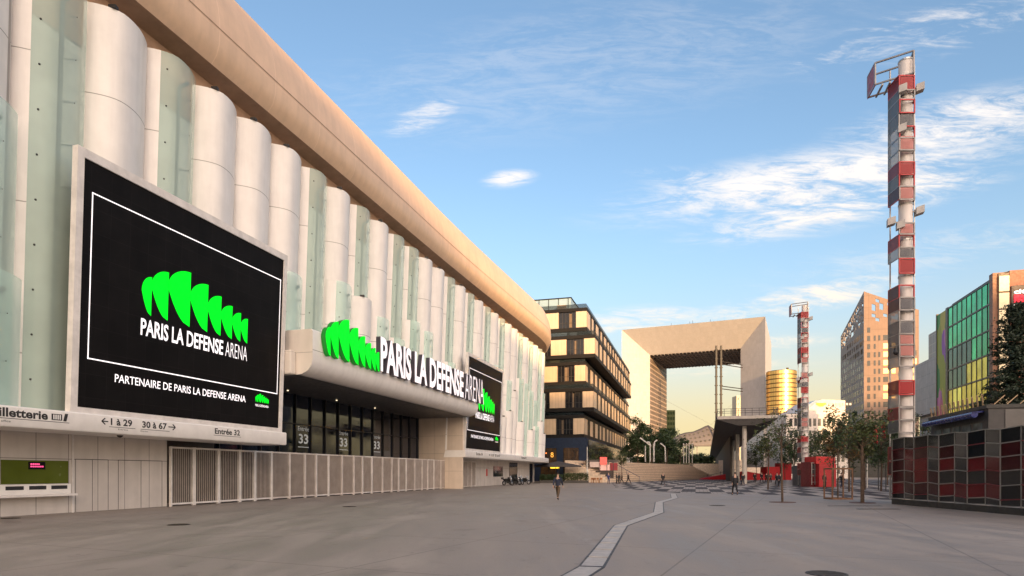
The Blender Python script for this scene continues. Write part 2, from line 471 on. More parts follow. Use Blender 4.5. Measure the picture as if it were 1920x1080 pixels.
def loft(prof, ss, name, m, parent, smooth=True):
    """prof: list of (o,h) or a function of s giving one"""
    rows, uv = [], []
    for s in ss:
        P = prof(s) if callable(prof) else prof
        acc = 0; r = []; ru = []
        for k, (o, h) in enumerate(P):
            if k: acc += math.hypot(o - P[k - 1][0], h - P[k - 1][1])
            r.append(FP(s, o, h)); ru.append((s, P[0][1] + acc))
        rows.append(r); uv.append(ru)
    mb = MB(); mb.grid(rows, uv)
    return mb.build(name, m, parent, smooth)


def ow(h): return LEAN * h


# walls
SF = fac(316, 0, .1)[0]
loft([(0, 0), (0, 4.2)], srange(-70, -12.6) + srange(-12.6, SF, 3), 'base_wall', BASEW, arena, False)
loft([(0, 0), (0, 4.2)], srange(SB, SEND), 'base_wall', BASEW, arena)
loft([(ow(4.2), 4.2), (ow(23), 23)], srange(-70, SA - .02), 'wall', WALLP, arena, False)
loft([(ow(7.7), 7.7), (ow(23), 23)], srange(SA - .02, SB), 'wall', WALLP, arena, False)
loft([(ow(4.2), 4.2), (ow(23), 23)], srange(SB, SEND), 'wall', WALLP, arena)
# recess: jambs, ceiling, glazing
JAMB = panel_mat('beige_jamb_panels', (.62, .52, .43), 1.7, 1.9, .012, .5, .05, spread=.02)
mb = MB()
mb.face([FP(SB, 2.2, 0), FP(SB, -3.0, 0), FP(SB, -3.0, CEIL), FP(SB, 2.2, CEIL)])
mb.face([FP(SB, 2.2, 0), FP(SB, 2.2, CEIL), FP(SB + .18, 2.2, CEIL), FP(SB + .18, 2.2, 0)])
mb.build('entrance_jamb', JAMB, arena)
mb = MB(); mb.face([FP(SF, 0, 0), FP(SF, -3.0, 0), FP(SF, -3.0, 4.2), FP(SF, 0, 4.2)]); mb.build('entrance_jamb', JAMB, arena)
mb = MB(); mb.face([FP(SA, .2, 4.2), FP(SA, -3.0, 4.2), FP(SA, -3.0, CEIL), FP(SA, .2, CEIL)]); mb.build('lobby_side', JAMB, arena)
mb = MB(); mb.face([FP(SF, .0, 4.2), FP(SA, .0, 4.2), FP(SA, -3.0, 4.2), FP(SF, -3.0, 4.2)]); mb.build('passage_ceiling', DGREY, arena)
mb = MB(); mb.face([FP(SF, -2.9, 0), FP(SA, -2.9, 0), FP(SA, -2.9, 4.2), FP(SF, -2.9, 4.2)]); mb.build('passage_wall', mat('passage_brown', (.10, .08, .07), .7), arena)
mb = MB(); mb.face([FP(SA, 3.0, CEIL), FP(SB, 3.0, CEIL), FP(SB, -3.0, CEIL), FP(SA, -3.0, CEIL)])
mb.build('entrance_ceiling', mat('dark_ceiling', (.085, .082, .085), .5), arena)
gz = MB(); gz.face([FP(SA, -3.0, 0), FP(SB, -3.0, 0), FP(SB, -3.0, CEIL), FP(SA, -3.0, CEIL)])
glz = gz.build('entrance_glazing', mat('entrance_glass', (.006, .010, .022), .05, 0, .5, .25, spec=.8), arena)
mb = MB()
for s in srange(SA + .4, SB - .2, 2.05): mb.box8([FP(s, -2.99, 0), FP(s + .09, -2.99, 0), FP(s + .09, -2.86, 0), FP(s, -2.86, 0)] + [FP(s, -2.99, CEIL), FP(s + .09, -2.99, CEIL), FP(s + .09, -2.86, CEIL), FP(s, -2.86, CEIL)])
for h in (3.1, 5.4): mb.box8([FP(SA, -2.99, h), FP(SB, -2.99, h), FP(SB, -2.88, h), FP(SA, -2.88, h)] + [FP(SA, -2.99, h + .07), FP(SB, -2.99, h + .07), FP(SB, -2.88, h + .07), FP(SA, -2.88, h + .07)])
mb.build('mullion', mat('mullion_black', (.012, .012, .014), .4), glz)


def ftext(body, s0, s1, h0, h1, o, m, parent, name='lettering', bold=0.0, ext=0.0, lean=LEAN):
    V, F = text_geo(body, bold, ext)
    mb = MB(); mb.add([FP(s0 + (s1 - s0) * u, o + lean * (h0 + (h1 - h0) * v) + d, h0 + (h1 - h0) * v) for u, v, d in V], F)
    return mb.build(name, m, parent, fix=False)


GREYT = mat('glass_sticker', (.62, .64, .64), .5, emit=.04)
for px in (570, 645, 707):
    s, h = fac(px, 820, -2.93); s0 = s - .75; s1 = s + .75
    for body, y0, y1, w in (('33', 832, 814, .62), ('Entrée', 808, 800, .72)):
        z = fac(px, 0, -2.93)[0]
        h0 = 1.75 + (fac(570, y0, -2.93)[1] - 1.75); h1 = fac(570, y1, -2.93)[1]
        ftext(body, s - w, s + w, h0, h1, -2.975, GREYT, glz, 'lettering', .02 if body == '33' else 0, 0, 0)
    mb = MB(); hh = fac(570, 839, -2.93)[1]; mb.face([FP(s - .7, -2.975, hh), FP(s + .7, -2.975, hh), FP(s + .7, -2.975, hh + .05), FP(s - .7, -2.975, hh + .05)]); mb.build('underline', GREYT, glz)
# lit downlights seen in the lobby hang just inside the recess ceiling
mb = MB()
for s in srange(SA + 6, SB - 12, 7):
    p = FP(s, -1.8, CEIL - .03); mb.cyl(p, p - Vector((0, 0, .06)), .06, .06, 10)
mb.build('downlight', mat('lamp_warm', (1, .85, .6), .5, emit=.5, ecol=(1, .8, .5)), arena)


# cornice: swells outwards towards the far corner
def corn(s):
    g = max(0, min(1, (s - 38) / 48)); g = g * g * (3 - 2 * g) * 1.15 * (1 - .75 * max(0, min(1, (s - S1 + 3) / 10)))
    return [(1.9 + g * .6, 23.0), (2.22 + g * .85, 23.42), (2.38 + g, 23.95), (2.42 + g, 24.6), (2.40 + g, 25.1), (2.30 + g, 25.9), (2.08 + g, 26.8), (1.72 + g, 27.75), (1.4 + g, 27.8), (1.35 + g, 27.6)]


cs = srange(-70, SEND, 1.5)
loft(corn, cs, 'cornice', TAN, arena)
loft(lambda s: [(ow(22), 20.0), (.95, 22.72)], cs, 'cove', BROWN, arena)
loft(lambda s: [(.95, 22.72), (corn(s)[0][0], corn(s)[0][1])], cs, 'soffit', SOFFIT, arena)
loft(lambda s: [(corn(s)[3][0] + .012, 24.72), (corn(s)[3][0] + .004, 24.78)], cs, 'cornice_joint', SOFFIT, arena)
mb = MB(); roof = [FP(s, corn(s)[-1][0], 27.62) for s in cs] + [FP(SEND, -50, 27.62), FP(-70, -120, 27.62)]
mb.face(roof); e0, e1 = FP(SEND, 0, 0), FP(SEND, -50, 0); e2, e3 = FP(-70, -120, 0), FP(-70, 0, 0)
for a, b in ((e0, e1), (e1, e2), (e2, e3)): u = Vector((0, 0, 27.62)); mb.face([a, b, b + u, a + u])
mb.build('roof', mat('roof_membrane', (.5, .48, .46), .7), arena)

# fins
PITCH = 3.07; S0 = 5.8 - PITCH * 6
kinds = list('GWGWGWGWWWGWGWGGWWGWGWGWGWWGWGWGWGW')
ROD = mat('fin_rod', (.09, .09, .09), .4, .5)
FINTOP = 21.95


def fin_o(t): return 1.1 - (.95 * ((.4 - t) / .4) ** 2 if t < .4 else .70 * ((t - .4) / .6) ** 2)


def make_fin(s0, kind, h0, h1, dout):
    ts = [i / 14 for i in range(15)]
    P = [(s0 + PITCH * (.02 + .97 * t), fin_o(t) + dout) for t in ts]
    cut = 2 if kind == 'G' else 14
    def shell(pp, close_l, close_r, m, name, parent):
        mb = MB(); hs = [h0, h1]
        rows = [[FP(s, o + ow(h), h) for s, o in pp] for h in hs]
        uv = [[(s * .2 + .1, h - .55) for s, o in pp] for h in hs]
        mb.grid(rows, uv)
        def wallp(i, h): return FP(pp[i][0], ow(h) + .01, h)
        if close_l: mb.face([wallp(0, h0), rows[0][0], rows[1][0], wallp(0, h1)])
        if close_r: mb.face([rows[0][-1], wallp(-1, h0), wallp(-1, h1), rows[1][-1]])
        if name == 'fin' and close_r and kind == 'W':
            mb.face(rows[1] + [wallp(-1, h1), wallp(0, h1)])
            mb.face(rows[0] + [wallp(-1, h0), wallp(0, h0)])
        return mb.build(name, m, parent, True)
    f = shell(P[:cut + 1], True, True, WHITE, 'fin', arena)
    if kind == 'G':
        shell(P[cut:], False, False, FROST, 'glass_panel', f)
        mb = MB(); sc_ = s0 + PITCH * .62
        top = h1 - .9
        mb.tube([FP(sc_, .45 + dout + ow(h0), h0 + .05), FP(sc_, .45 + dout + ow(top), top), FP(sc_ + .3, .75 + dout + ow(top), top + .35)], .085, 6)
        h = top - .6
        while h > h0 + .5:
            mb.cyl(FP(sc_, .45 + dout + ow(h), h), FP(sc_ + .28, .92 + dout + ow(h), h), .025, None, 5); h -= 1.75
        mb.build('rod', ROD, f)
        h = h1 - .8
        while h > h0 + .4:
            p = FP(P[cut + 1][0], P[cut + 1][1] + ow(h), h); mb = MB(); mb.sphere(p, .045, 6, 4); mb.build('glass_fixing', DGREY, f); h -= 1.75
    else:
        mb = MB(); p = FP(s0 + PITCH * .25, .9 + dout + ow(h1), h1); mb.box(p.x - .16, p.x + .16, p.y - .12, p.y + .12, p.z, p.z + .13); mb.build('floodlight', INK, f)


nfin = 0
i = 0
while True:
    s0 = S0 + PITCH * i
    if s0 > S1 + RR * R(62): break
    kind = kinds[i] if i < len(kinds) else random.choice('GW')
    mid = s0 + PITCH / 2
    under = SA - .5 < mid < SB + .5
    h0 = 8.0 if under else 4.2
    make_fin(s0, kind, h0, FINTOP, 0); nfin += 1
    # shorter scales standing in front
    scr = (1 < mid < 14.6) or (45.5 < mid < 59.5)
    if not scr and mid > -14:
        if mid < 1: l2, l3 = ('W' if i % 2 == 0 else 'G', 'G' if i % 2 else 'W')
        else: l2 = {0: 'G', 1: 'G', 2: 'G', 3: None, 4: 'G', 5: 'W', 6: 'G'}[i % 7]; l3 = {0: None, 1: 'W', 2: 'G', 3: 'W', 4: 'W', 5: None, 6: 'W'}[i % 7]
        t2 = (15.1, 14.3, 13.2, 15.4)[i % 4]; t3 = (9.1, 10.1, 8.3)[i % 3]
        if l2 and t2 > h0 + 1: make_fin(s0 + .12, l2, h0, t2, .30); nfin += 1
        if l3 and not under and nfin < 99: make_fin(s0 + .2, l3, h0, t3, .62); nfin += 1
    i += 1


# sign bands
def band(a, b):
    return loft([(0.01, 3.40), (2.45, 3.40), (2.5, 3.46), (2.5, 4.10), (2.45, 4.15), (.2, 4.15)], srange(a, b), 'sign_band', SIGNW, arena)


BAND_L = fac(537, 820, 2.5)[0]
bl = band(-60, BAND_L)
mb = MB(); mb.face([FP(BAND_L, o, h) for o, h in ((.01, 3.4), (2.45, 3.4), (2.5, 3.46), (2.5, 4.10), (2.45, 4.15), (.2, 4.15))]); mb.build('band_end', SIGNW, bl)
br_ = band(SB - .02, SEND - 2)
mb = MB(); mb.face([FP(SB - .02, o, h) for o, h in ((.01, 3.4), (2.45, 3.4), (2.5, 3.46), (2.5, 4.10), (2.45, 4.15), (.2, 4.15))]); mb.build('band_end', SIGNW, br_)


def btext(body, px0, px1, h0, h1, parent, bold=.0, under=None):
    s0 = fac(px0, 800, 2.51)[0]; s1 = fac(px1, 800, 2.51)[0]
    ftext(body, s0, s1, h0, h1, 2.505, INK, parent, 'lettering', bold, 0, 0)
    return s0, s1


def bline(px0, px1, h, parent, t=.02):
    s0 = fac(px0, 800, 2.51)[0]; s1 = fac(px1, 800, 2.51)[0]
    mb = MB(); mb.box8([FP(s0, 2.501, h), FP(s1, 2.501, h), FP(s1, 2.507, h), FP(s0, 2.507, h)] + [FP(s0, 2.501, h + t), FP(s1, 2.501, h + t), FP(s1, 2.507, h + t), FP(s0, 2.507, h + t)])
    mb.build('underline', INK, parent)


def barrow(px0, px1, h, parent, left):
    s0 = fac(px0, 800, 2.51)[0]; s1 = fac(px1, 800, 2.51)[0]
    mb = MB(); e = s0 if left else s1; sg = 1 if left else -1
    mb.bar(FP(s0, 2.506, h), FP(s1, 2.506, h), .01, .045)
    for k in (-1, 1): mb.bar(FP(e, 2.506, h), FP(e + sg * .16, 2.506, h + k * .13), .01, .045)
    mb.build('arrow', INK, parent)


btext('Billetterie', -18, 90, 3.74, 4.07, bl, .03); bline(-20, 130, 3.68, bl); btext('Box office', -14, 20, 3.55, 3.63, bl)
s0 = fac(97, 800, 2.51)[0]
mb = MB(); mb.box8([FP(s0 + a, 2.5 + o, h) for h in (3.76, 4.0) for a, o in ((0, .002), (.42, .002), (.42, .008), (0, .008))])
mb.box8([FP(s0 + a + (h - 3.76) * .25, 2.5 + o, h) for h in (3.74, 4.04) for a, o in ((.47, .002), (.6, .002), (.6, .008), (.47, .008))]); tk = mb.build('ticket_pictogram', INK, bl)
mb = MB()
for k in range(4): mb.box8([FP(s0 + .06 + k * .085 + a, 2.51 + o, h) for h in (3.79, 3.97) for a, o in ((0, 0), (.05, 0), (.05, .002), (0, .002))])
mb.build('pictogram_bar', SIGNW, tk)
btext('1 à 29', 208, 248, 3.74, 4.04, bl, .028); bline(205, 254, 3.66, bl); barrow(191, 203, 3.88, bl, True); btext('Entrées', 222, 240, 3.56, 3.62, bl)
btext('30 à 67', 267, 313, 3.74, 4.04, bl, .028); bline(264, 318, 3.66, bl); barrow(316, 329, 3.88, bl, False); btext('Entrées', 264, 278, 3.56, 3.62, bl)
btext('Entrée 32', 403, 450, 3.73, 4.03, bl, .028); bline(401, 452, 3.65, bl)
btext('Entrée 34', 893, 905, 3.7, 4.0, br_, .03); btext('← 1 à 33', 917, 926, 3.7, 4.0, br_, .03); btext('35 à 67', 928, 938, 3.7, 4.0, br_, .03); btext('Entrée 35', 978, 987, 3.7, 4.0, br_, .03)

# ticket counter set into the base wall
s0, s1 = fac(2, 0, .03)[0], fac(128, 0, .03)[0]; s00 = fac(-70, 0, .03)[0]
hb = lambda y: fac(64, y, .03)[1]
tw = MB()
for a, b in ((s00, s0 - .15), (s0, s1)): tw.box8([FP(x, o, h) for h in (hb(907), hb(863)) for x, o in ((a, .01), (b, .01), (b, .04), (a, .04))])
tck = tw.build('ticket_window', mat('lime_ticket_window', (.085, .11, .012), .2, var=.14, vscale=.35, spec=.5), arena)
mb = MB(); mb.box8([FP(x, o, h) for h in (hb(880), hb(866)) for x, o in ((s0 + 1.05, .045), (s0 + 1.75, .045), (s0 + 1.75, .06), (s0 + 1.05, .06))]); led = mb.build('led_strip', BLACK, tck)
mb = MB()
for r_, n_ in ((876, 7), (871.5, 5)):
    for k in range(n_): mb.box8([FP(s0 + 1.13 + k * .08 + a, .061 + o, h) for h in (hb(r_), hb(r_ - 2.6)) for a, o in ((0, 0), (.055, 0), (.055, .003), (0, .003))])
mb.build('led_line', mat('led_magenta', (.9, .1, .3), .5, emit=.4, ecol=(1, .08, .25)), led)
mb = MB(); mb.box8([FP(x, o, h) for h in (hb(931), hb(927)) for x, o in ((s00, .005), (s1 + .05, .005), (s1 + .05, .5), (s00, .5))]); mb.build('counter_shelf', FRAMEW, arena)
mb = MB()
mb.box8([FP(x, o, h) for h in (hb(927), hb(908)) for x, o in ((s00, .004), (s1 + .05, .004), (s1 + .05, .12), (s00, .12))]); cp = mb.build('counter_panel', SIGNW, arena)
mb = MB(); w = (s1 - s0) / 3
for k in range(-3, 3): mb.box8([FP(x, o, h) for h in (hb(918), hb(911)) for x, o in ((s0 + k * w + .1, .1), (s0 + (k + 1) * w - .12, .1), (s0 + (k + 1) * w - .12, .126), (s0 + k * w + .1, .126))])
mb.build('pass_slot', DGREY, cp)
mb = MB(); mb.box8([FP(x, o, h) for h in (0, 3.49) for x, o in ((s1 + .18, .004), (s1 + .26, .004), (s1 + .26, .03), (s1 + .18, .03))]); mb.build('wall_trim', FRAMEW, arena)
mb = MB(); sdr = fac(193, 0, .02)[0]
for (p0, p1) in ((142, 203), (222, 304)):
    a, b = fac(p0, 0, .02)[0], fac(p1, 0, .02)[0]
    for e in (a, b, (a + b) / 2): mb.box8([FP(x, o, h) for h in (.02, 2.33) for x, o in ((e, .002), (e + .018, .002), (e + .018, .008), (e, .008))])
    mb.box8([FP(x, o, h) for h in (2.33, 2.35) for x, o in ((a, .002), (b, .002), (b, .008), (a, .008))])
mb.build('service_door_joint', DGREY, arena)
p = FP(fac(225, 0, 1.6)[0], 1.6, 3.42); mb = MB(); mb.sphere(p, .13, 12, 8); mb.cyl(p, p + Vector((0, 0, .08)), .09); mb.build('dome_camera', INK, arena, True)

# entrance canopy with rolled lower lip
canprof = [(1.0, 7.66), (2.7, 7.66), (3.25, 7.72), (3.65, 7.90), (3.9, 8.2), (4.0, 8.6), (4.0, 10.25), (3.9, 10.4), (1.0, 10.4)]
CS0, CS1 = 15.15, 45.6
cn = loft(canprof, srange(CS0, CS1, 4), 'canopy', WHITE, arena)
for e_ in (CS0, CS1): mb = MB(); mb.face([FP(e_, o, h) for o, h in canprof]); mb.build('canopy_end', WALLP, cn)
mb = MB(); mb.box8([FP(x, o, h) for h in (7.64, 9.1) for x, o in ((CS0 - .6, .3), (CS0 - .05, .3), (CS0 - .05, 2.9), (CS0 - .6, 2.9))]); mb.build('canopy_bracket', WALLP, cn, bevel=.1)
# canopy end plate standing a little proud of the far screen
# extinguisher sign and small window at the far base
s = fac(913, 0, .03)[0]; mb = MB(); mb.box8([FP(x, o, h) for h in (1.3, 2.2) for x, o in ((s - .25, .005), (s + .25, .005), (s + .25, .03), (s - .25, .03))]); fs = mb.build('fire_plate', mat('fire_red', (.5, .02, .02), .4), arena)
for (p0, p1, h0, h1, nm) in ((925, 943, 1.2, 2.6, 'window'), (955, 970, .05, 3.2, 'side_door'), (993, 1000, .05, 3.2, 'side_door')):
    a, b = fac(p0, 0, .03)[0], fac(p1, 0, .03)[0]; a, b = min(a, 95), min(b, 97)
    mb = MB(); mb.box8([FP(x, o, h) for h in (h0, h1) for x, o in ((a, .005), (b, .005), (b, .04), (a, .04))]); mb.build(nm, DGLASS, arena)

# ------------------------------------------------------------------ LED screens
SHP_R = [285, 316, 357, 390, 415, 436, 452, 465]; SHP_H = [.66, .85, 1, .9, .77, .66, .58, .51]
_e = [fac(p, 600, 2.5)[0] for p in [267] + SHP_R]; EDGE = [(q - _e[0]) / (_e[-1] - _e[0]) for q in _e]


def emblem(mapf, m, parent, th=.01, name='emblem'):
    """eight leaning half-leaf shapes side by side"""
    mb = MB()
    for k in range(8):
        xr = EDGE[k + 1] - .004; w = (EDGE[k + 1] - EDGE[k]) * 1.03; H = SHP_H[k]
        out = []
        for j in range(13): y = .6 * j / 12; out.append((xr - w * (y / .6) ** .5, H * y))
        for j in range(1, 11): a = math.pi / 2 * j / 10; out.append((xr - w * math.cos(a), H * (.6 + .4 * math.sin(a))))
        fr = [mapf(x, y, th) for x, y in out]; bk = [mapf(x, y, 0) for x, y in out]
        mb.face(fr); mb.face(bk[::-1])
        for j in range(len(fr)): mb.face([fr[j], bk[j], bk[(j + 1) % len(fr)], fr[(j + 1) % len(fr)]])
    return mb.build(name, m, parent)


def led_screen(sa, sb, label):
    hb, ht, o = 4.38, 14.3, 2.15
    t = thing('led_screen', label, 'LED screen', FP((sa + sb) / 2, o, 4.3), 'LED screens on the arena facade')
    def q(s0, s1, h0, h1, o0, o1): return [FP(s, oo + ow(h), h) for h in (h0, h1) for s, oo in ((s0, o0), (s1, o0), (s1, o1), (s0, o1))]
    mb = MB()
    mb.box8(q(sa - .3, sa, 4.16, ht + .36, o - .22, o + .06)); mb.box8(q(sb, sb + .3, 4.16, ht + .36, o - .22, o + .06))
    mb.box8(q(sa, sb, ht, ht + .36, o - .22, o + .06)); mb.box8(q(sa, sb, 4.16, hb, o - .22, o + .06))
    mb.build('frame', FRAMEW, t)
    mb = MB(); mb.box8(q(sa, sb, hb, ht, o - .2, o)); dsp = mb.build('display', panel_mat('led_modules', (.007, .006, .006), .96, .96, .012, .6, .2, jcol=(.013, .011, .011), spread=.12, spec=.1, bump=.0), t)
    W = sb - sa
    X = lambda px: (fac(px, 600, 2.5)[0] - fac(150, 600, 2.5)[0]) / (fac(527, 600, 2.5)[0] - fac(150, 600, 2.5)[0])
    mp = lambda s, h, d: FP(s, o + ow(h) + d, h)
    mb = MB(); b0, b1, g0, g1 = sa + W * .032, sb - W * .015, 6.37, 13.05
    for (a, b, c, d) in ((b0, b1, g0, g0 + .05), (b0, b1, g1, g1 + .05), (b0, b0 + .05, g0, g1 + .05), (b1 - .05, b1, g0, g1 + .05)):
        mb.box8([mp(s, h, dd) for h in (c, d) for s, dd in ((a, .002), (b, .002), (b, .006), (a, .006))])
    mb.build('border_line', LWHITE, dsp)
    def tx(body, u0, u1, h0, h1, m, bold=0, nm='lettering'):
        V, F = text_geo(body, bold)
        mb = MB(); mb.add([mp(sa + W * (u0 + (u1 - u0) * u), h0 + (h1 - h0) * v, .006) for u, v, d in V], F); mb.build(nm, m, dsp, fix=False)
    u0, u1 = .232, .773
    emblem(lambda x, y, d: mp(sa + W * (u0 + (u1 - u0) * x), 8.82 + 2.62 * y, .002 + d), GREEN, dsp, .004)
    tx('PARIS LA DEFENSE', u0 - .003, .629, 7.86, 8.62, LWHITE, .02); tx('ARENA', .642, .773, 7.86, 8.62, LWHITE, -.012)
    tx('PARTENAIRE DE PARIS LA DEFENSE ARENA', .133, .773, 5.6, 5.95, LWHITE, .006)
    emblem(lambda x, y, d: mp(sa + W * (.836 + .09 * x), 5.72 + .5 * y, .002 + d), GREEN, dsp, .004)
    tx('PARIS LA DEFENSE ARENA', .836, .926, 5.48, 5.61, LWHITE, .01)
    return t


led_screen(1.28, 14.15, 'larger-looking near LED screen, black with green emblem and white lettering, left of the entrance')
led_screen(46.3, 58.9, 'farther black LED screen beyond the entrance, partly hidden by the canopy lettering')
# ------------------------------------------------------------------ canopy sign
fsg = thing('facade_sign', 'big raised canopy sign with bright green leaf emblem and white capital letters', 'sign', FP(30, 4.0, 9))
s0, s1 = fac(604, 640, 4.1)[0], fac(705, 660, 4.1)[0]
GREEN2 = mat('sign_green', (  .0, .45, .02), .6, spec=.1, emit=.25, ecol=(0, 1, .015))
LW2 = mat('sign_letter_face', (.85, .8, .83), .4, emit=.17, ecol=(1, .9, .95))
emblem(lambda x, y, d: FP(s0 + (s1 - s0) * x, 4.37 + d, 8.95 + 2.75 * y), GREEN2, fsg, .01)
emblem(lambda x, y, d: FP(s0 + (s1 - s0) * x, 4.05 + d, 8.95 + 2.75 * y), mat('emblem_side', (.0, .16, .015), .5, emit=.02, ecol=(0, 1, .02)), fsg, .318, 'emblem_body')
def letters3d(body, px0, px1, bold):
    a, b = fac(px0, 660, 4.3)[0], fac(px1, 720, 4.3)[0]
    V, F = text_geo(body, bold, .0)
    mb = MB(); mb.add([FP(a + (b - a) * u, 4.42, 9.0 + 2.55 * v) for u, v, d in V], F); mb.build('lettering', LW2, fsg, fix=False)
    V, F = text_geo(body, bold, .5)
    mb = MB(); mb.add([FP(a + (b - a) * u, 4.23 + d * .36, 9.0 + 2.55 * v) for u, v, d in V], F); mb.build('letter_body', mat('letter_side', (.05, .045, .06), .5), fsg, fix=False)
letters3d('PARIS LA DEFENSE', 711, 867, .035); letters3d('ARENA', 870, 905, -.01)

# ------------------------------------------------------------------ slatted fence in front of the entrance
SLAT = mat('champagne_slat', (.40, .345, .31), .4, .2, .1)
fence = thing('slatted_fence', 'long pale fence of vertical slat panels closing the arena entrance', 'fence', FP(28, -.3, 0))
s = fac(318, 0, .1)[0]; k = 0; send = fac(893, 0, .1)[0]
SLATL = mat('pale_slat_frame', (.58, .52, .48), .4)
widths = [1.62, 1.86, 1.75, 1.35]
while s < send - .3:
    w = min(widths[k % 4], send - s); solidp = s > SB - 8
    gate = s + w < SA + .5
    mb = MB(); H = 3.1
    for e in (s, s + w - .11): mb.box8([FP(x, o, h) for h in (0, H) for x, o in ((e, .06), (e + .1, .06), (e + .1, .18), (e, .18))])
    for h0 in (.08, H - .1): mb.box8([FP(x, o, h) for h in (h0, h0 + .09) for x, o in ((s + .1, .08), (s + w - .11, .08), (s + w - .11, .16), (s + .1, .16))])
    pan = mb.build('panel_frame', FRAMEW if (k % 4 == 0 or gate) else SLATL, fence)
    mb = MB(); gate = s + w < SA + .5; n = int((w - .2) / (  .14 if gate else .12)); SL_ = mat('gate_slat', (.42, .37, .335), .45, .1) if gate else SLAT
    for j in range(n):
        e = s + .115 + j * (w - .22) / n; wid = .032 if gate else .052 if not solidp else .095
        mb.box8([FP(x, o, h) for h in (.17, H - .1) for x, o in ((e, .10), (e + wid, .10), (e + wid, .14), (e, .14))])
    mb.build('slats', SL_, pan)
    s += w; k += 1
mb = MB(); mb.face([FP(SA + 2, -.25, 0), FP(SB, -.25, 0), FP(SB, -.25, 2.9), FP(SA + 2, -.25, 2.9)]); mb.build('backing_sheet', mat('fence_backing', (.05, .043, .04), .6), fence)
# ------------------------------------------------------------------ dark stepped block with tan cladding
PANEL_T = panel_mat('tan_metal_cladding', (.56, .42, .29), .62, 30, .012, .4, .06, .15, spread=.03)
BGLASS = mat('block_glass', (.010, .011, .015), .12, 0, .4, .5, spec=.28)
SLABB = mat('black_slab', (.009, .008, .008), .6, spec=.2)
NAVY = mat('navy_render', (.014, .024, .05), .6, spec=.2)
bB = thing('stepped_block', 'dark stepped block with tan metal panels and black overhanging floors behind the arena', 'building', (14.6, 125, 0))
FBk = frame(14.6, 125, STREET)
LONG = 84
mb = MB(); mb.fbox(FBk, .6, LONG - 1, .8, 24, 0, 33.0); mb.build('core', BGLASS, bB)
rowsB = [(30.2, 33.3, 0, LONG, 0), (24.9, 27.9, -.2, LONG - 12, -1.6), (19.7, 22.8, .2, LONG, .3), (14.5, 17.6, .0, LONG - 9, -1.3), (9.3, 12.4, .3, LONG + 2, .6)]
for (h0, h1, a0, a1, b0) in rowsB:
    mb = MB(); mb.fbox(FBk, a0 - .1, a1 + .1, b0 - .1, 24, h0 - .75, h0 - .05); mb.fbox(FBk, a0 - .1, a1 + .1, b0 - .1, 24, h1 + .05, h1 + .7); mb.build('floor_slab', SLABB, bB)
    mb = MB(); mb.fbox(FBk, a0 + .3, a1 - .3, b0 + .01, 24, h0 - .05, h1 + .05); mb.build('floor_glazing', mat('shaded_block_glass', (.012, .011, .012), .45, 0, .4, .5, spec=.06), bB)
    # short face panels
    for (c0, c1) in ((b0, b0 + 2.1), (b0 + 5.6, b0 + 8.7), (b0 + 12.4, b0 + 15.6)):
        mb = MB(); mb.fbox(FBk, a0 - .06, a0 + .4, c0, c1, h0, h1); mb.build('cladding_panel', PANEL_T, bB)
    for (c0, c1) in ((b0 + 2.1, b0 + 5.6), (b0 + 8.7, b0 + 12.4)):
        fr = MB(); m_ = MB()
        fr.fbox(FBk, a0 + .22, a0 + .31, c0 + .04, c1 - .04, h0 + .02, h1 - .02); wn = fr.build('window', BGLASS, bB)
        n = 5
        for j in range(n + 1):
            e = c0 + .06 + (c1 - c0 - .2) * j / n; m_.fbox(FBk, a0 + .12, a0 + .22, e, e + .09, h0 + .02, h1 - .02)
        m_.fbox(FBk, a0 + .13, a0 + .22, c0 + .04, c1 - .04, h0 + .95, h0 + 1.02)
        m_.build('mullion', mat('bronze_mullion', (.02, .015, .013), .5, 0), wn)
        if random.random() < .45:
            cu_ = MB(); e = c0 + random.uniform(.8, 2.2); cu_.fbox(FBk, a0 + .18, a0 + .219, e, e + random.uniform(.3, .9), h0 + .1, h1 - .3)
            cu_.build('curtain', mat('curtain_' + random.choice('ab'), random.choice([(.16, .11, .07), (.09, .075, .06)]), .8), wn)
    # long face panels
    a = a0 + .6
    while a < a1 - 1.4:
        w = random.choice([2.0, 2.8, 3.4]); 
        mb = MB(); mb.fbox(FBk, a, min(a + w, a1 - .2), b0 - .05, b0 - .005, h0, h1); mb.build('cladding_panel', PANEL_T, bB)
        a += w + random.choice([2.4, 2.9, 3.6])
    # recessed terrace glass rail
    mb = MB(); mb.fbox(FBk, a0 + .05, a0 + .1, b0 + .1, 20, h1 + .7, h1 + 1.5); mb.fbox(FBk, a0 + .05, a1 - 1, b0 + .05, b0 + .1, h1 + .7, h1 + 1.4); mb.build('glass_rail', glass_mat('rail_glass', (.08, .11, .13), .85, .1), bB)
for (b0, b1, h0, h1, c) in ((4, 9, 28.5, 29.8, (.45, .6, .75)), (5.5, 7.5, 23.2, 24.2, (.5, .42, .2)), (2, 3.5, 28.5, 29.7, (.3, .35, .4))):
    mb = MB(); mb.fbox(FBk, .5, .59, b0, b1, h0, h1); mb.build('recess_glazing', mat('recess_%d' % int(b0 * 10), c, .1, .3), bB)
mb = MB(); mb.fbox(FBk, 2, 24, 3.5, 20, 33.8, 36.6)
rg = mb.build('roof_terrace_room', glass_mat('penthouse_glass', (.35, .5, .6), .25, .05), bB)
mb = MB()
for b in range(4, 21, 2): mb.fbox(FBk, 1.9, 2.0, b, b + .1, 33.8, 36.6)
mb.fbox(FBk, 1.9, 24, 3.4, 20, 36.6, 36.8); mb.build('frame', SLABB, rg)
mb = MB()
for b in (4.2, 10.2): mb.fbox(FBk, .3, 1.2, b, b + 1.8, 33.8, 34.9)
mb.build('planter_box', PANEL_T, bB)
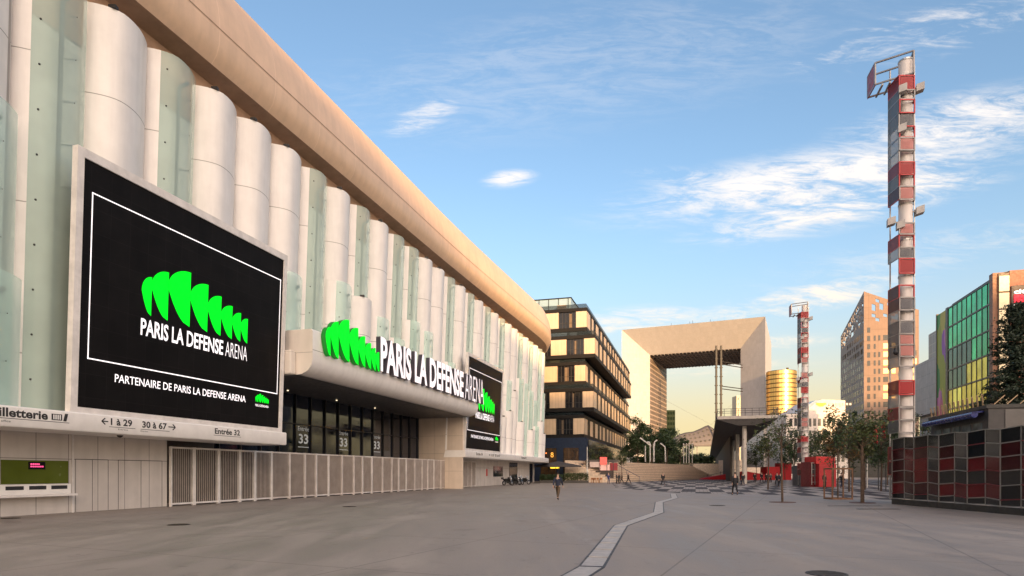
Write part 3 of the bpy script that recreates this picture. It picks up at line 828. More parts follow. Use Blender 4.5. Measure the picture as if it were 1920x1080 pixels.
# lower two storeys in navy
mb = MB(); mb.fbox(FBk, .0, 30, .1, 24, 0, 8.6); mb.build('base', NAVY, bB)
AMB = mat('amber_lamp', (1, .5, .1), .5, emit=.4, ecol=(1, .45, .06))
for (c0, c1) in ((1.6, 4.6), (6.0, 9.2), (11, 14.5)):
    for h0, h1 in ((.2, 2.9), (3.6, 6.6)):
        mb = MB(); mb.fbox(FBk, -.06, .02, c0, c1, h0, h1); wn = mb.build('window', mat('bar_glass', (.055, .030, .012), .1, 0, .5, .8, spec=.7), bB)
        mb = MB()
        for j in range(5): mb.fbox(FBk, -.1, -.05, c0 + (c1 - c0) * j / 4 - .03, c0 + (c1 - c0) * j / 4 + .03, h0, h1)
        mb.build('mullion', SLABB, wn)
p = FBk(-.15, 5.4, 0)
mb = MB()
for (b, h, r) in ((6.9, 5.5, .20), (6.9, 5.05, .24)):
    c = FBk(-.12, b, h)
    for j in range(14):
        a0 = 2 * math.pi * j / 14; a1 = 2 * math.pi * (j + 1) / 14
        mb.cyl(FBk(-.12, b + r * math.cos(a0), h + r * math.sin(a0)), FBk(-.12, b + r * math.cos(a1), h + r * math.sin(a1)), .055, None, 5)
mb.build('ring_lamp', AMB, bB)
mb = MB()
for (b, h, w) in ((11.2, 5.6, .4), (12.2, 5.5, .35), (8.6, 5.7, .3), (8.1, 5.6, .3)): mb.sphere(FBk(-.2, b, h), w * .45, 8, 6)
mb.build('pendant_lamp', mat('pendant_glow', (1, .35, .1), .5, emit=.6, ecol=(1, .22, .04)), bB)
mb = MB(); mb.fbox(FBk, -.3, -.1, 5.4, 7.2, 2.55, 2.85); mb.fbox(FBk, -.3, -.1, 15.2, 17, 2.5, 2.75); mb.build('lit_sign_bar', mat('yellow_light', (1, .75, .1), .5, emit=.4, ecol=(1, .62, .03)), bB)
mb = MB(); mb.fbox(FBk, 2, 29, -.05, .1, 4.2, 8.3)
mb.build('shaded_glazing', BGLASS, bB)

# ------------------------------------------------------------------ great arch
PHI = R(24.2)
Lc = Vector((80.7, 470, 0)); xr = Vector((math.cos(PHI), -math.sin(PHI), 0)); yr = Vector((math.sin(PHI), math.cos(PHI), 0))
AW, AD, AH0, AH = 98.0, 100.0, 3.0, 106.5
AP = lambda x, y, h: Lc + xr * x + yr * y + Vector((0, 0, h))
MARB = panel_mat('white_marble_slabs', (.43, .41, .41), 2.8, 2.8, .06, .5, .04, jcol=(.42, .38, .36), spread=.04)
arch = thing('great_arch', 'colossal white hollow arch framing the sunset sky, with splayed marble edges', 'arch', Lc)
BV = 17.0
def ring(i, y): return [AP(i, y, AH0), AP(i, y, AH - i), AP(AW - i, y, AH - i), AP(AW - i, y, AH0)]
mb = MB(); fo, fi = ring(0, 0), ring(BV, BV)
for k in range(3): mb.face([fo[k], fo[k + 1], fi[k + 1], fi[k]])
bo, bi = ring(0, AD), ring(BV, AD - BV)
for k in range(3): mb.face([bo[k], bo[k + 1], bi[k + 1], bi[k]]); mb.face([fo[k], fo[k + 1], bo[k + 1], bo[k]])
mb.build('frame', MARB, arch)
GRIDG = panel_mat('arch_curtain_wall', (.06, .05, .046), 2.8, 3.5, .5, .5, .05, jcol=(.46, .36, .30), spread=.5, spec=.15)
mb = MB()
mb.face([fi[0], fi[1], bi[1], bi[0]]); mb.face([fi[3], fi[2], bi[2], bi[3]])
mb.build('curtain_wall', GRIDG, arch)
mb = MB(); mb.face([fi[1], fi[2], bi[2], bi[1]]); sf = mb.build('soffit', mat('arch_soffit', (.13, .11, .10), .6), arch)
mb = MB(); a = AH - BV
for k in range(1, 24): x = BV + (AW - 2 * BV) * k / 24; mb.box8([AP(x + dx, y, h) for h in (a - .7, a - .02) for dx, y in ((-.25, BV), (.25, BV), (.25, AD - BV), (-.25, AD - BV))])
for y in range(int(BV) + 6, int(AD - BV), 8): mb.box8([AP(x, yy, h) for h in (a - .95, a - .05) for x, yy in ((BV, y - .2), (AW - BV, y - .2), (AW - BV, y + .2), (BV, y + .2))])
mb.build('soffit_rib', mat('arch_soffit_rib', (.17, .15, .14), .6), arch)
mb = MB()
for x in (35, 48, 50, 62): mb.cyl(AP(x, 4, AH), AP(x, 4, AH + random.uniform(1.5, 3)), .12, None, 5)
mb.fbox(lambda a, b, h: AP(a, b, h), 3, AW - 3, 2.8, 3.0, AH + .1, AH + .5); mb.build('roof_aerial', DGREY, arch)
# lift masts
lift = thing('lift_masts', 'tall pair of dark open lift masts with cross braces under the arch', 'lift tower', AP(70, 40, 0))
DKS = mat('dark_steel', (.02, .018, .018), .6, 0)
zl = 430.0
for px in (1343, 1352):
    mb = MB(); x = gx(px, zl)
    mb.box(x - .55, x + .55, zl - .55, zl + .55, 3, 87)
    for h in range(6, 86, 6): mb.box(x - .9, x + .9, zl - .85, zl + .85, h, h + .5)
    mb.build('mast', DKS, lift)
for py in (678, 683, 724, 729):
    mb = MB(); z0 = 1.75 + (HY - py) / FPX * zl; mb.bar((gx(1353, zl), zl, z0), (gx(1392, zl + 14), zl + 14, z0), .5); mb.build('brace', DKS, lift)
for (a, b) in (((1353, 683), (1390, 724)), ((1353, 724), (1390, 683))): pass
# cables and tented cloud
cable = mat('cable', (.35, .32, .3), .4, .5)
cl = thing('perforated_tent', 'grey fabric tent canopy dotted with round holes under the arch', 'tent canopy', (110, 440, 5))
ROWS = []; z0 = 440
prof = [(1262, 822, 838), (1272, 815, 838), (1285, 811, 838), (1300, 809, 838), (1312, 804, 838), (1322, 799, 838), (1328, 797, 838), (1337, 803, 836), (1345, 812, 836)]
mb = MB(); rows = []
for j in range(9):
    t = j / 8; r = []
    for (px, yt, yb) in prof:
        y = yt + (yb - yt) * t; r.append(Vector((gx(px, z0), z0 - 9 * math.sin(t * 1.5), 1.75 + (HY - y) / FPX * z0)))
    rows.append(r)
mb.grid(rows); mb.build('fabric', mat('tent_fabric', (.13, .115, .115), .7), cl, True, solid=.25)
mb = MB()
for j in range(3):
    for i in range(8):
        px = 1275 + i * 8.2; k = max(q for q in range(len(prof)) if prof[q][0] <= px or q == 0); k = min(k, len(prof) - 2)
        f = (px - prof[k][0]) / (prof[k + 1][0] - prof[k][0]); top = prof[k][1] + (prof[k + 1][1] - prof[k][1]) * f; t = (j + .8) / 4
        c = Vector((gx(px, z0), z0 - 9 * math.sin(t * 1.5) - .25, 1.75 + (HY - (top + (838 - top) * t)) / FPX * z0)); mb = MB(); mb.cyl(c, c + Vector((0, -.5, 0)), .62, None, 10); mb.build('hole', mat('tent_hole', (.03, .03, .03), .6), cl)
mb = MB()
for px in (1276, 1290, 1303, 1330): mb = MB(); mb.cyl((gx(px, z0), z0 - 5, 2), (gx(px, z0), z0 - 5, 1.75 + (HY - 836) / FPX * z0), .35, .3, 6); mb.build('mast', cable, cl)
mb = MB(); mb.cyl((gx(1330, z0), z0 - 4, 1.75 + (HY - 797) / FPX * z0), AP(BV, 50, 62), .05, None, 5); mb.cyl((gx(1330, z0), z0 - 4, 1.75 + (HY - 797) / FPX * z0), AP(AW - BV, 50, 62), .05, None, 5); mb.build('cable', cable, cl)

# ------------------------------------------------------------------ elevated walkway
WKF = frame(gx(1345, 98), 98, math.atan2(1325 - 960, 1200))
CONCP = mat('walkway_concrete', (.42, .38, .34), .6, bump=.1)
wk = thing('elevated_walkway', 'long raised walkway on round pale columns leading towards the arch', 'footbridge', (gx(1395, 98), 98, 0))
mb = MB(); mb.fbox(WKF, 0, 240, -8.6, 0, 9.9, 10.35); mb.build('deck', CONCP, wk)
mb = MB()
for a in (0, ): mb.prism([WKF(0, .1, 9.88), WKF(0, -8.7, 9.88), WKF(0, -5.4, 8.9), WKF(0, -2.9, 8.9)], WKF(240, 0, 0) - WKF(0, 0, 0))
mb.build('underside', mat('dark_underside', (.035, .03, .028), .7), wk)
mb = MB(); mb.fbox(WKF, -.1, 240, -8.75, -8.6, 10.35, 10.6); mb.fbox(WKF, -.1, 240, 0, .15, 10.35, 10.6)
for a in range(0, 60, 2): mb.bar(WKF(a, -8.6, 10.35), WKF(a, -8.6, 11.5), .06); mb.bar(WKF(a, 0, 10.35), WKF(a, 0, 11.5), .06)
for b in range(0, 9): mb.bar(WKF(0, -b, 10.35), WKF(0, -b, 11.5), .06)
for h in (10.8, 11.1, 11.45): mb.bar(WKF(0, -8.6, h), WKF(60, -8.6, h), .06); mb.bar(WKF(0, 0, h), WKF(60, 0, h), .06); mb.bar(WKF(0, -8.6, h), WKF(0, 0, h), .06)
mb.build('railing', DGREY, wk)
for k in range(8):
    a = 1.5 + k * 23
    mb = MB(); mb.cyl(WKF(a, -4.0, 0), WKF(a, -4.0, 8.95), .36, .33, 16); mb.build('column', CONCP, wk, True)
mb = MB(); mb.fbox(WKF, 30, 240, -3.2, -2.8, 0, 8.85); mb.build('shade_wall', mat('walkway_shade', (.045, .036, .03), .8), wk)  # dark wall added to stand for the shade under the deck

# ------------------------------------------------------------------ stone steps and upper terrace
STONE = mat('warm_stone', (.74, .59, .45), .65, var=.16, vscale=2.5, bump=.15)
A0 = Vector((gx(1143, 112), 112, 0)); B0 = Vector((gx(1345, 176), 176, 0)); dirS = (B0 - A0).normalized(); back = Vector((-dirS.y, dirS.x, 0)); LS = (B0 - A0).length
stp = thing('stone_steps', 'broad flight of warm stone amphitheatre steps in front of the trees', 'steps', A0)
NST = 11
for k in range(NST):
    mb = MB(); h0, h1 = k * .36, (k + 1) * .36; o = back * (k * .75)
    a, b = A0 + o, B0 + o; c, d = B0 + back * (NST * .75 + .5), A0 + back * (NST * .75 + .5)
    q = [a, b, c, d]; mb.box8([p + Vector((0, 0, h0 if i < 0 else h0)) for i, p in enumerate(q)] + [p + Vector((0, 0, h1 - .05)) for p in q])
    a2, b2 = a - back * .06, b - back * .06; q = [a2, b2, c, d]
    mb.box8([p + Vector((0, 0, h1 - .049)) for p in q] + [p + Vector((0, 0, h1)) for p in q])
    st_ = mb.build('step', STONE, stp)
    mb = MB(); a3, b3 = a - back * .064, b - back * .064; mb.face([a3 + Vector((0, 0, h1 - .12)), b3 + Vector((0, 0, h1 - .12)), b3 + Vector((0, 0, h1 - .01)), a3 + Vector((0, 0, h1 - .01))]); mb.build('nosing_shade', mat('step_shade_line', (.42, .33, .25), .7), st_, fix=False)  # darker strip painted as the shade line under each step edge
mb = MB(); mb.bar(A0 + dirS * 14 + Vector((0, 0, .9)) - back * .3, A0 + dirS * 15.5 + back * 8.2 + Vector((0, 0, 4.9)), .09)
for t in (0, .33, .66, 1): p = (A0 + dirS * 14 - back * .3).lerp(A0 + dirS * 15.5 + back * 8.2 + Vector((0, 0, 3.96)), t); mb.bar(p, p + Vector((0, 0, .95)), .07)
mb.build('handrail', mat('navy_rail', (.03, .03, .08), .4), stp)
TH = NST * .36
mb = MB(); t0 = A0 + back * (NST * .75 + .5); t1 = B0 + back * (NST * .75 + .5)
mb.face([p + Vector((0, 0, TH)) for p in (t0, t1, Vector((112, 420, 0)), Vector((60, 420, 0)))]); struct(mb.build('upper_terrace', STONE))
REDM = mat('red_ramp', (.42, .012, .015), .5)
rp = thing('red_ramp', 'bright red sloping bench ramp at the right end of the stone steps', 'ramp', (gx(1360, 150), 150, 0))
p0, p1, p2 = Vector((gx(1310, 160), 160, .02)), Vector((gx(1395, 150), 150, 2.1)), Vector((gx(1440, 150), 150, 1.2))
mb = MB(); bk = Vector((2, 5, 0))
mb.prism([p0, Vector((p1.x, p1.y, .02)), p1, p0 + Vector((.5, 0, .35))], bk); mb.prism([Vector((p1.x, p1.y, .02)), Vector((p2.x, p2.y, .02)), p2, p1], bk); mb.build('slope', REDM, rp)
mb = MB(); mb.bar(p0 + Vector((2, 0, .9)), p1 + Vector((0, 0, .9)), .07)
for t in (.2, .5, .8, 1): q = p0.lerp(p1, t); mb.bar(q, q + Vector((0, 0, .95)), .06)
mb.build('rail', DGREY, rp)
rw = thing('red_seat_wall', 'low red wall seats behind the group of walkers', 'wall', (gx(1430, 150), 150, 0))
for (a, b, h) in ((1438, 1462, 3.1), (1466, 1484, 4.0)):
    mb = MB(); mb.box(gx(a, 150), gx(b, 150), 150, 154, 0, h); mb.build('block', REDM, rw)
stw = thing('retaining_wall', 'rough stone retaining wall and planters between the steps and walkway', 'wall', (gx(1350, 185), 185, 0))
for (a, b, z, h) in ((1300, 1356, 185, 4.3), (1356, 1392, 178, 5.2), (1400, 1440, 180, 3.2)):
    mb = MB(); mb.box(gx(a, z), gx(b, z), z, z + 4, 0, h); mb.build('block', STONE, stw)

# ------------------------------------------------------------------ far buildings
def office(name, label, x0, x1, z, h0, h1, depth, m, wm, nx, nz, win_w=.55, win_h=.6, margin=.6, ang=0.0, wname='window', sides=True):
    F = frame(x0, z, 0)
    G = lambda a, b, h: Vector((x0 + b, z + a, h))
    t = thing(name, label, 'building', (x0, z, 0))
    mb = MB(); mb.fbox(G, 0, depth, 0, x1 - x0, h0, h1); mb.build('wall', m, t)
    W = x1 - x0; cw = (W - 2 * margin) / nx; ch = (h1 - h0 - 2 * margin) / nz
    cells = [(i, j) for j in range(nz - 1, -1, -1) for i in range(nx)]
    rest = MB(); cnt = 0
    for (i, j) in cells:
        b0 = margin + i * cw + cw * (1 - win_w) / 2; hh = h0 + margin + j * ch + ch * (1 - win_h) / 2
        mb = MB() if cnt < 99 else rest; mb.fbox(G, -.05, .05, b0, b0 + cw * win_w, hh, hh + ch * win_h)
        if cnt < 99: mb.build(wname, wm, t)
        cnt += 1
    if rest.v: q = rest.build('windows', wm, t); q['kind'] = 'stuff'
    return t, G


PALEST = mat('pale_limestone', (.62, .54, .48), .6)
WING = mat('office_glass', (.05, .05, .055), .1, 0, .6, .4, spec=.7)
z = 190.0
H_ = lambda py, z: 1.75 + (HY - py) / FPX * z
wo, G = office('white_office', 'low pale office block with big square windows beyond the far pylon', gx(1474, z), gx(1590, z), z, 0, H_(776, z), 20, PALEST, WING, 12, 5, .6, .62, .7)
mb = MB(); W = gx(1590, z) - gx(1474, z); mb.prism([G(1, 4, H_(776, z)), G(1, W - .3, H_(776, z)), G(1, W - .3, H_(750, z)), G(1, 11, H_(748, z))], Vector((0, 14, 0))); mb.build('attic', PALEST, wo)
mb = MB(); mb.prism([G(.98, 2.6, H_(775, z)), G(.98, 4.6, H_(775, z)), G(.98, 11.0, H_(749, z)), G(.98, 9.2, H_(750, z))], Vector((0, 14, 0))); mb.build('sloping_glass', mat('sloping_glass', (.22, .27, .36), .15, .2), wo)
mb = MB(); c = G(.9, 10.8, H_(757, z))
mb.prism([c + Vector((math.cos(a) * 1.5, 0, math.sin(a) * .55 + .2 * math.cos(a * 2))) for a in [2 * math.pi * i / 14 for i in range(14)]], Vector((0, -.1, 0))); mb.build('orange_emblem', mat('orange_logo', (.9, .36, .02), .5, emit=.15, ecol=(1, .35, .0)), wo)
mb = MB()
for k in range(7): mb.fbox(G, .85, .95, 13.2 + k * 1.0, 13.85 + k * 1.0, H_(759, z), H_(755, z))
mb.build('sign_strip', mat('sign_pale_grey', (.45, .42, .41), .5), wo)
office('white_office', 'paler stepped office wing half hidden behind trees, left of the far pylon', gx(1432, 205), gx(1478, 205), 205, 0, H_(786, 205), 18, mat('paler_limestone', (.66, .58, .52), .6), WING, 4, 5, .6, .62, .7)
# golden round tower
gt = thing('round_tower', 'round glass tower glowing gold in the low sun behind the arch', 'tower', (gx(1465, 420), 420, 0))
zc, rr = 420, gx(1492, 420) - gx(1465, 420); xc = gx(1465, 420)
GOLD = panel_mat('sun_gold_glass', (.80, .50, .17), 1.7, 40, .10, .33, .04, .9, jcol=(.3, .17, .05), spread=.12)  # glass tinted gold to stand for the mirrored low sun
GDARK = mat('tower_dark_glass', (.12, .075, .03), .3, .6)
def cylring(r, h0, h1, n=48):
    mb = MB(); rows = []; uv = []
    for h in (h0, h1): rows.append([Vector((xc + r * math.cos(2 * math.pi * i / n), zc + r * math.sin(2 * math.pi * i / n), h)) for i in range(n + 1)]); uv.append([(2 * math.pi * r * i / n, h) for i in range(n + 1)])
    mb.grid(rows, uv); return mb
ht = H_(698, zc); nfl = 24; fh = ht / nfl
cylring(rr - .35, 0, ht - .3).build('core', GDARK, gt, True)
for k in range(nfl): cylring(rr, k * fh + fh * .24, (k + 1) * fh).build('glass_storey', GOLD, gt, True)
mb = MB(); mb.cyl((xc, zc, ht - .5), (xc, zc, ht + .4), rr * .96, None, 40); mb.cyl((xc + 4, zc, ht), (xc + 4, zc, ht + 3), .8, None, 8); mb.build('roof', GDARK, gt)
# building under the arch and sliver to the right
office('glass_block', 'dark olive glass block seen through the arch on the left', gx(1246, 640), gx(1266, 640), 640, 0, H_(769, 640), 18, mat('olive_glass', (.10, .115, .045), .25, .2), mat('olive_window', (.05, .07, .03), .1, .3), 4, 12, .8, .55, .4)
office('slab_tower', 'narrow beige slab tower peeping out beside the arch right leg', gx(1381, 700), gx(1394, 700), 700, 0, H_(742, 700), 14, mat('beige_slab', (.55, .42, .30), .5), WING, 2, 14, .5, .5, .5)

# ------------------------------------------------------------------ slanted hotel tower
TERR = panel_mat('terracotta_grey_cladding', (.22, .142, .105), 3, 3.9, .03, .6, .05, spread=.05)
ht_ = thing('slanted_tower', 'tall brown tower with a slanted pierced crown and scattered windows', 'tower', (121, 220, 0))
FT = frame(121, 220, STREET)
LA, LB = 36.5, 16.6
top = lambda a, b: 64.0 - 8.0 * a / LA - 7.5 * (-b) / LB
mb = MB()
base = [FT(0, 0, 17), FT(0, -LB, 17), FT(LA, -LB, 17), FT(LA, 0, 17)]
crown = 11.5
mid = [FT(0, 0, top(0, 0) - crown), FT(0, -LB, top(0, -LB) - crown * .75), FT(LA, -LB, top(LA, -LB) - crown * .6), FT(LA, 0, top(LA, 0) - crown * .55)]
mb.box8(base + mid); mb.build('wall', TERR, ht_)
mb = MB(); mb.fbox(FT, 6, LA, -LB + 2, -.2, 0, 17); mb.build('dark_base', mat('tower_base', (.03, .028, .026), .4), ht_)
mb = MB(); mb.fbox(FT, .2, 2, -LB, -LB + 5, 0, 17); mb.build('pier', TERR, ht_)
DW = mat('tower_window', (.018, .018, .02), .15, spec=.6)
GLINTW = mat('sun_glint_window', (.95, .62, .22), .18, 1.0, .05)  # reflection of the low sun put into the pane colour
rest = MB(); cnt = 0
GREYF = panel_mat('shade_grey_cladding', (.25, .22, .21), 3, 3.9, .03, .6, .05, spread=.05)  # grey tint carries the shade of the left face
mb = MB(); mb.box8([FT(a, b, h) for (a, b, h) in ((0, 0.01, 17), (LA, .01, 17), (LA, .05, 17), (0, .05, 17))] + [FT(0, .01, top(0, 0) - crown), FT(LA, .01, top(LA, 0) - crown * .55), FT(LA, .05, top(LA, 0) - crown * .55), FT(0, .05, top(0, 0) - crown)]); mb.build('side_cladding', GREYF, ht_)
for j in range(12):          # right face: right of the corner
    h = 18.4 + j * 2.85
    for (b0, b1) in ((-1.9, -1.0), (-3.6, -3.0), (-5.0, -4.4), (-7.4, -5.9), (-9.6, -8.4), (-11.2, -10.4), (-13.4, -12.2), (-15.9, -14.9)):
        if random.random() < .1: continue
        gold = b0 < -6 and j > 2
        if h + 1.6 > top(0, b0) - crown: continue
        mb = MB() if cnt < 70 else rest; mb.fbox(FT, -.06, .05, b0, b1, h, h + 1.75)
        if cnt < 70: mb.build('window', GLINTW if gold and random.random() < .85 else DW, ht_)
        cnt += 1
lw = MB(); cn2 = 0
for j in range(13):
    h = 18.2 + j * 2.75; a = .8 + (j % 2) * .9
    while a < LA - 2:
        w = random.choice([.9, 1.3, 2.6, 1.1]); hh = 1.75
        if h + hh < top(a, 0) - crown * (1 - .45 * a / LA) - .4:
            if cn2 < 29: m2 = MB(); m2.fbox(FT, a, a + w, .02, .09, h, h + hh); m2.build('window', DW, ht_)
            else: lw.fbox(FT, a, a + w, .02, .09, h, h + hh)
            cn2 += 1
        a += w + random.choice([1.1, 1.5, 2.0])
rest.v and None
for mb_ in (rest, lw):
    if mb_.v: q = mb_.build('windows', DW, ht_); q['kind'] = 'stuff'
# pierced crown: two screens of bars with openings
def pierced(P, nu, nv, m, holes):
    mb = MB()
    for i in range(nu):
        for j in range(nv):
            if (i, j) in holes: continue
            mb.face([P(i / nu, j / nv), P((i + 1) / nu, j / nv), P((i + 1) / nu, (j + 1) / nv), P(i / nu, (j + 1) / nv)])
    return mb.build('crown_screen', m, ht_, solid=.35)
rnd = random.Random(3)
hl = {(i, j) for i in range(1, 35) for j in range(1, 10) if rnd.random() < .44}
pierced(lambda u, v: FT(LA * u, 0.03, (top(0, 0) - crown + 0) + ((top(LA, 0) - crown * .55) - (top(0, 0) - crown)) * u + v * (crown + (crown * .55 - crown) * u)), 36, 11, GREYF, hl)
hr = {(2, 5), (2, 6), (4, 6), (4, 7), (5, 4), (3, 8), (8, 4), (8, 5), (6, 8), (2, 3), (7, 4), (10, 4), (9, 7), (12, 5), (11, 2), (3, 2)}
pierced(lambda u, v: FT(-.01, -LB * u, (top(0, 0) - crown) + ((top(0, -LB) - crown * .75) - (top(0, 0) - crown)) * u + v * (crown + (crown * .75 - crown) * u)), 14, 10, TERR, hr)
# ------------------------------------------------------------------ grey hall behind the near pylon
gh = thing('grey_hall', 'plain light grey hall wall between the near pylon and the mural', 'building', (gx(1716, 125), 125, 0))
FG = frame(gx(1714, 125), 125, STREET)
mb = MB(); mb.fbox(FG, -22, 0, -30, 0, 12.5, 22.5); mb.build('upper_wall', panel_mat('grey_panels', (.40, .37, .36), 2.2, 2.2, .02, .5, spread=.04), gh)
mb = MB(); mb.fbox(FG, -21, -.6, -30, -.8, 0, 12.5); mb.build('lower_wall', mat('grey_lower', (.36, .33, .32), .6), gh)
mb = MB(); mb.fbox(FG, -21.2, -15, -1.2, -.75, 3, 12.4); mb.build('louvre', mat('louvre_dark', (.05, .05, .06), .5), gh)

# ------------------------------------------------------------------ coloured glass hotel
hot = thing('coloured_glass_hotel', 'brown framed hotel with green and yellow glass front, mural strip and red sign', 'building', (60, 85, 0))
FH = frame(33.6, -9.6, STREET)     # a runs along the street; b>0 towards the plaza
BRN = mat('brown_metal', (.20, .085, .045), .5, .1)
DKF = mat('dark_frame', (.05, .035, .03), .4, .3)
a0, a1 = 91.5, 106.0
HT = 25.6
mb = MB(); mb.fbox(FH, a0 + .2, a1 + 4.6, -22, -.25, 0, HT - .3); mb.build('core', mat('hotel_core', (.05, .045, .045), .6), hot)
def glassm(name, c, e=0): return mat(name, c, .16, .62, .3, .35, spec=.3, emit=e, ecol=c)
GG = [glassm('emerald_glass_a', (.015, .46, .16)), glassm('emerald_glass_b', (.012, .32, .11)), glassm('emerald_glass_c', (.02, .56, .2))]
GD = glassm('dark_green_glass', (.012, .09, .065)); GB = glassm('slate_glass', (.10, .16, .22))
GY = [glassm('yellow_glass_a', (.85, .72, .05)), glassm('yellow_glass_b', (.62, .52, .04)), glassm('yellow_glass_c', (.9, .8, .14))]
nc, hr_ = 9, [2.2, 5.0, 7.9, 10.8, 13.6, 16.4, 19.4, 22.6, 25.4]
rr_ = random.Random(5)
for i in range(nc):
    for j in range(len(hr_) - 1):
        ha, hb_ = hr_[j] + .12, hr_[j + 1] - .12
        aa = a1 - (a1 - a0) * i / nc; ab = a1 - (a1 - a0) * (i + 1) / nc
        if j >= 5: m_ = rr_.choice(GG)
        else: m_ = rr_.choice(GY)
        if j == 5 and i < 5: m_ = GD
        if j == 4: m_ = GD if i < 3 else (GY[1] if rr_.random() < .8 else GD)
        if j < 4 and i > 6: m_ = rr_.choice([GD, GY[1]])
        top_ = hb_
        mb = MB(); mb.fbox(FH, ab + .05, aa - .05, -.22, -.1, ha, hb_); mb.build('glass_pane', m_, hot)
for h in hr_:
    mb = MB(); mb.fbox(FH, a0, a1, -.26, -.02, h - .1, h + .1); mb.build('transom', DKF, hot)
for i in range(nc + 1):
    aa = a1 - (a1 - a0) * i / nc; mb = MB(); mb.fbox(FH, aa - .05, aa + .05, -.255, -.04, 2, HT); mb.build('mullion', DKF, hot)
mb = MB(); mb.fbox(FH, a1 + .02, a1 + .8, -.3, .0, 0, HT); mb.fbox(FH, a1 + 4.3, a1 + 4.6, -.3, .02, 0, HT); mb.build('dark_post', DKF, hot)


def mural_mat():
    m = bpy.data.materials.new('mural_paint'); m.use_nodes = True; t = N(m.node_tree); b = t.n['Principled BSDF']
    uv = t.add('ShaderNodeTexCoord').outputs['UV']
    mp = t.add('ShaderNodeMapping', i_Vector=uv, i_Rotation=(0, 0, R(20)), i_Scale=(1, .35, 1)).outputs[0]
    v = t.add('ShaderNodeTexVoronoi', feature='F1', i_Vector=t.vmath('ADD', mp, t.add('ShaderNodeTexNoise', i_Vector=mp, i_Scale=.8).outputs['Color']).outputs[0], i_Scale=.55)
    h = t.add('ShaderNodeSeparateColor', i_0=v.outputs['Color'])
    cr = t.add('ShaderNodeValToRGB', i_0=h.outputs[0]); cr.color_ramp.interpolation = 'CONSTANT'
    cols = [(.02, .22, .04), (.32, .35, .02), (.30, .07, .42), (.05, .30, .06), (.55, .03, .03), (.5, .42, .05), (.62, .18, .38)]
    el = cr.color_ramp.elements
    for i, c in enumerate(cols):
        e = el[i] if i < 2 else el.new(i / len(cols)); e.position = i / len(cols); e.color = (*c, 1)
    sep = t.add('ShaderNodeSeparateXYZ', i_0=uv)
    low = t.mix(h.outputs[1], (.60, .05, .04), (.58, .26, .42))
    c = t.mix(t.ramp(t.math('ADD', sep.outputs[1], t.math('MULTIPLY', h.outputs[2], 4)), 12, 14.5, 1, 0), cr.outputs[0], low)
    t.put(b.inputs['Base Color'], c); b.inputs['Roughness'].default_value = .5
    return m


mb = MB(); P = [FH(a1 + 4.3, -.06, 0), FH(a1 + .8, -.06, 0), FH(a1 + .8, -.06, HT - .2), FH(a1 + 4.3, -.06, HT - .2)]
mb.face(P, [(0, 0), (3.5, 0), (3.5, HT), (0, HT)]); mb.build('mural', mural_mat(), hot)
mb = MB(); mb.fbox(FH, a0 - 1.0, a0, -.8, .35, 0, HT + .3); mb.build('corner_pillar', BRN, hot)
# warm panel bay
WP = mat('warm_white_panel', (.78, .64, .42), .4, emit=.06, ecol=(1, .72, .38))
for k in range(12):
    mb = MB(); mb.fbox(FH, a0 - 1.3, a0 - 1.15, -1.25, -.22, 1.0 + k * 2.05, 1.0 + k * 2.05 + 1.85); mb.build('warm_panel', WP, hot)
mb = MB(); mb.fbox(FH, a0 - 1.14, a0, -1.3, -.2, 0, HT + .2); mb.build('bay_frame', DKF, hot)
# brown sign tower
bx0, bz = gx(1890, 76), 76.0
mb = MB(); mb.fbox(FH, a0 - 1.2, a0 + 14, -26, -1.32, 0, H_(507, 76.8)); mb.build('sign_tower', mat('brown_cladding', (.30, .10, .055), .55), hot)
mb = MB(); mb.prism([FH(a0 - .9, -.4, HT + .21), FH(a0 + 14, -.4, HT + .21), FH(a0 + 14, -1.31, H_(507, 76.8) - .05), FH(a0 - .9, -1.31, H_(507, 76.8) - .05)], Vector((0, 0, .06))); mb.build('roof_wedge', DKF, hot)
mb = MB(); mb.fbox(FH, a0 - 1.42, a0 - 1.21, -12, -1.42, H_(592, bz), H_(533, bz)); bd = mb.build('sign_board', mat('sign_board_brown', (.075, .045, .035), .5), hot)
SGW = mat('sign_letter_white', (.9, .88, .88), .5, emit=.3, ecol=(1, .93, .93)); SGR = mat('sign_red', (.8, .0, .03), .5, emit=.3, ecol=(1, .004, .03))
def flat(body, b0, b1, h0, h1, m, bold=.0):
    V, F = text_geo(body, bold, .02); mb = MB(); mb.add([FH(a0 - 1.47 - d * 2, -(b0 + (b1 - b0) * u), h0 + (h1 - h0) * v) for u, v, d in V], F); return mb.build('lettering', m, bd, fix=False)
flat('citizen', 1.65, 4.7, H_(549, bz), H_(541, bz), SGW, .02)
flat('M', 1.65, 4.2, H_(567.5, bz), H_(550.5, bz), SGR, .09)
flat('hotel', 1.65, 3.9, H_(579, bz), H_(569.5, bz), SGW, .02)
tb = thing('rear_office', 'blue grey glass office top rising behind the mural strip', 'building', (gx(1741, 130), 130, 0))
FR = frame(gx(1741, 128), 128, STREET); mb = MB(); mb.fbox(FR, -13, 0, -26, 0, 0, H_(606, 118)); mb.build('glazing', panel_mat('blue_grey_glazing', (.10, .14, .19), 1.5, 1.8, .08, .3, jcol=(.22, .25, .28), spread=.15), tb)
mb = MB()
for k in range(9): mb.bar(FR(-6, -5 - k * 1.6, H_(606, 118)), FR(-6, -5 - k * 1.6, H_(606, 118) + random.uniform(.6, 2.2)), .12)
mb.build('roof_aerial', DGREY, tb)
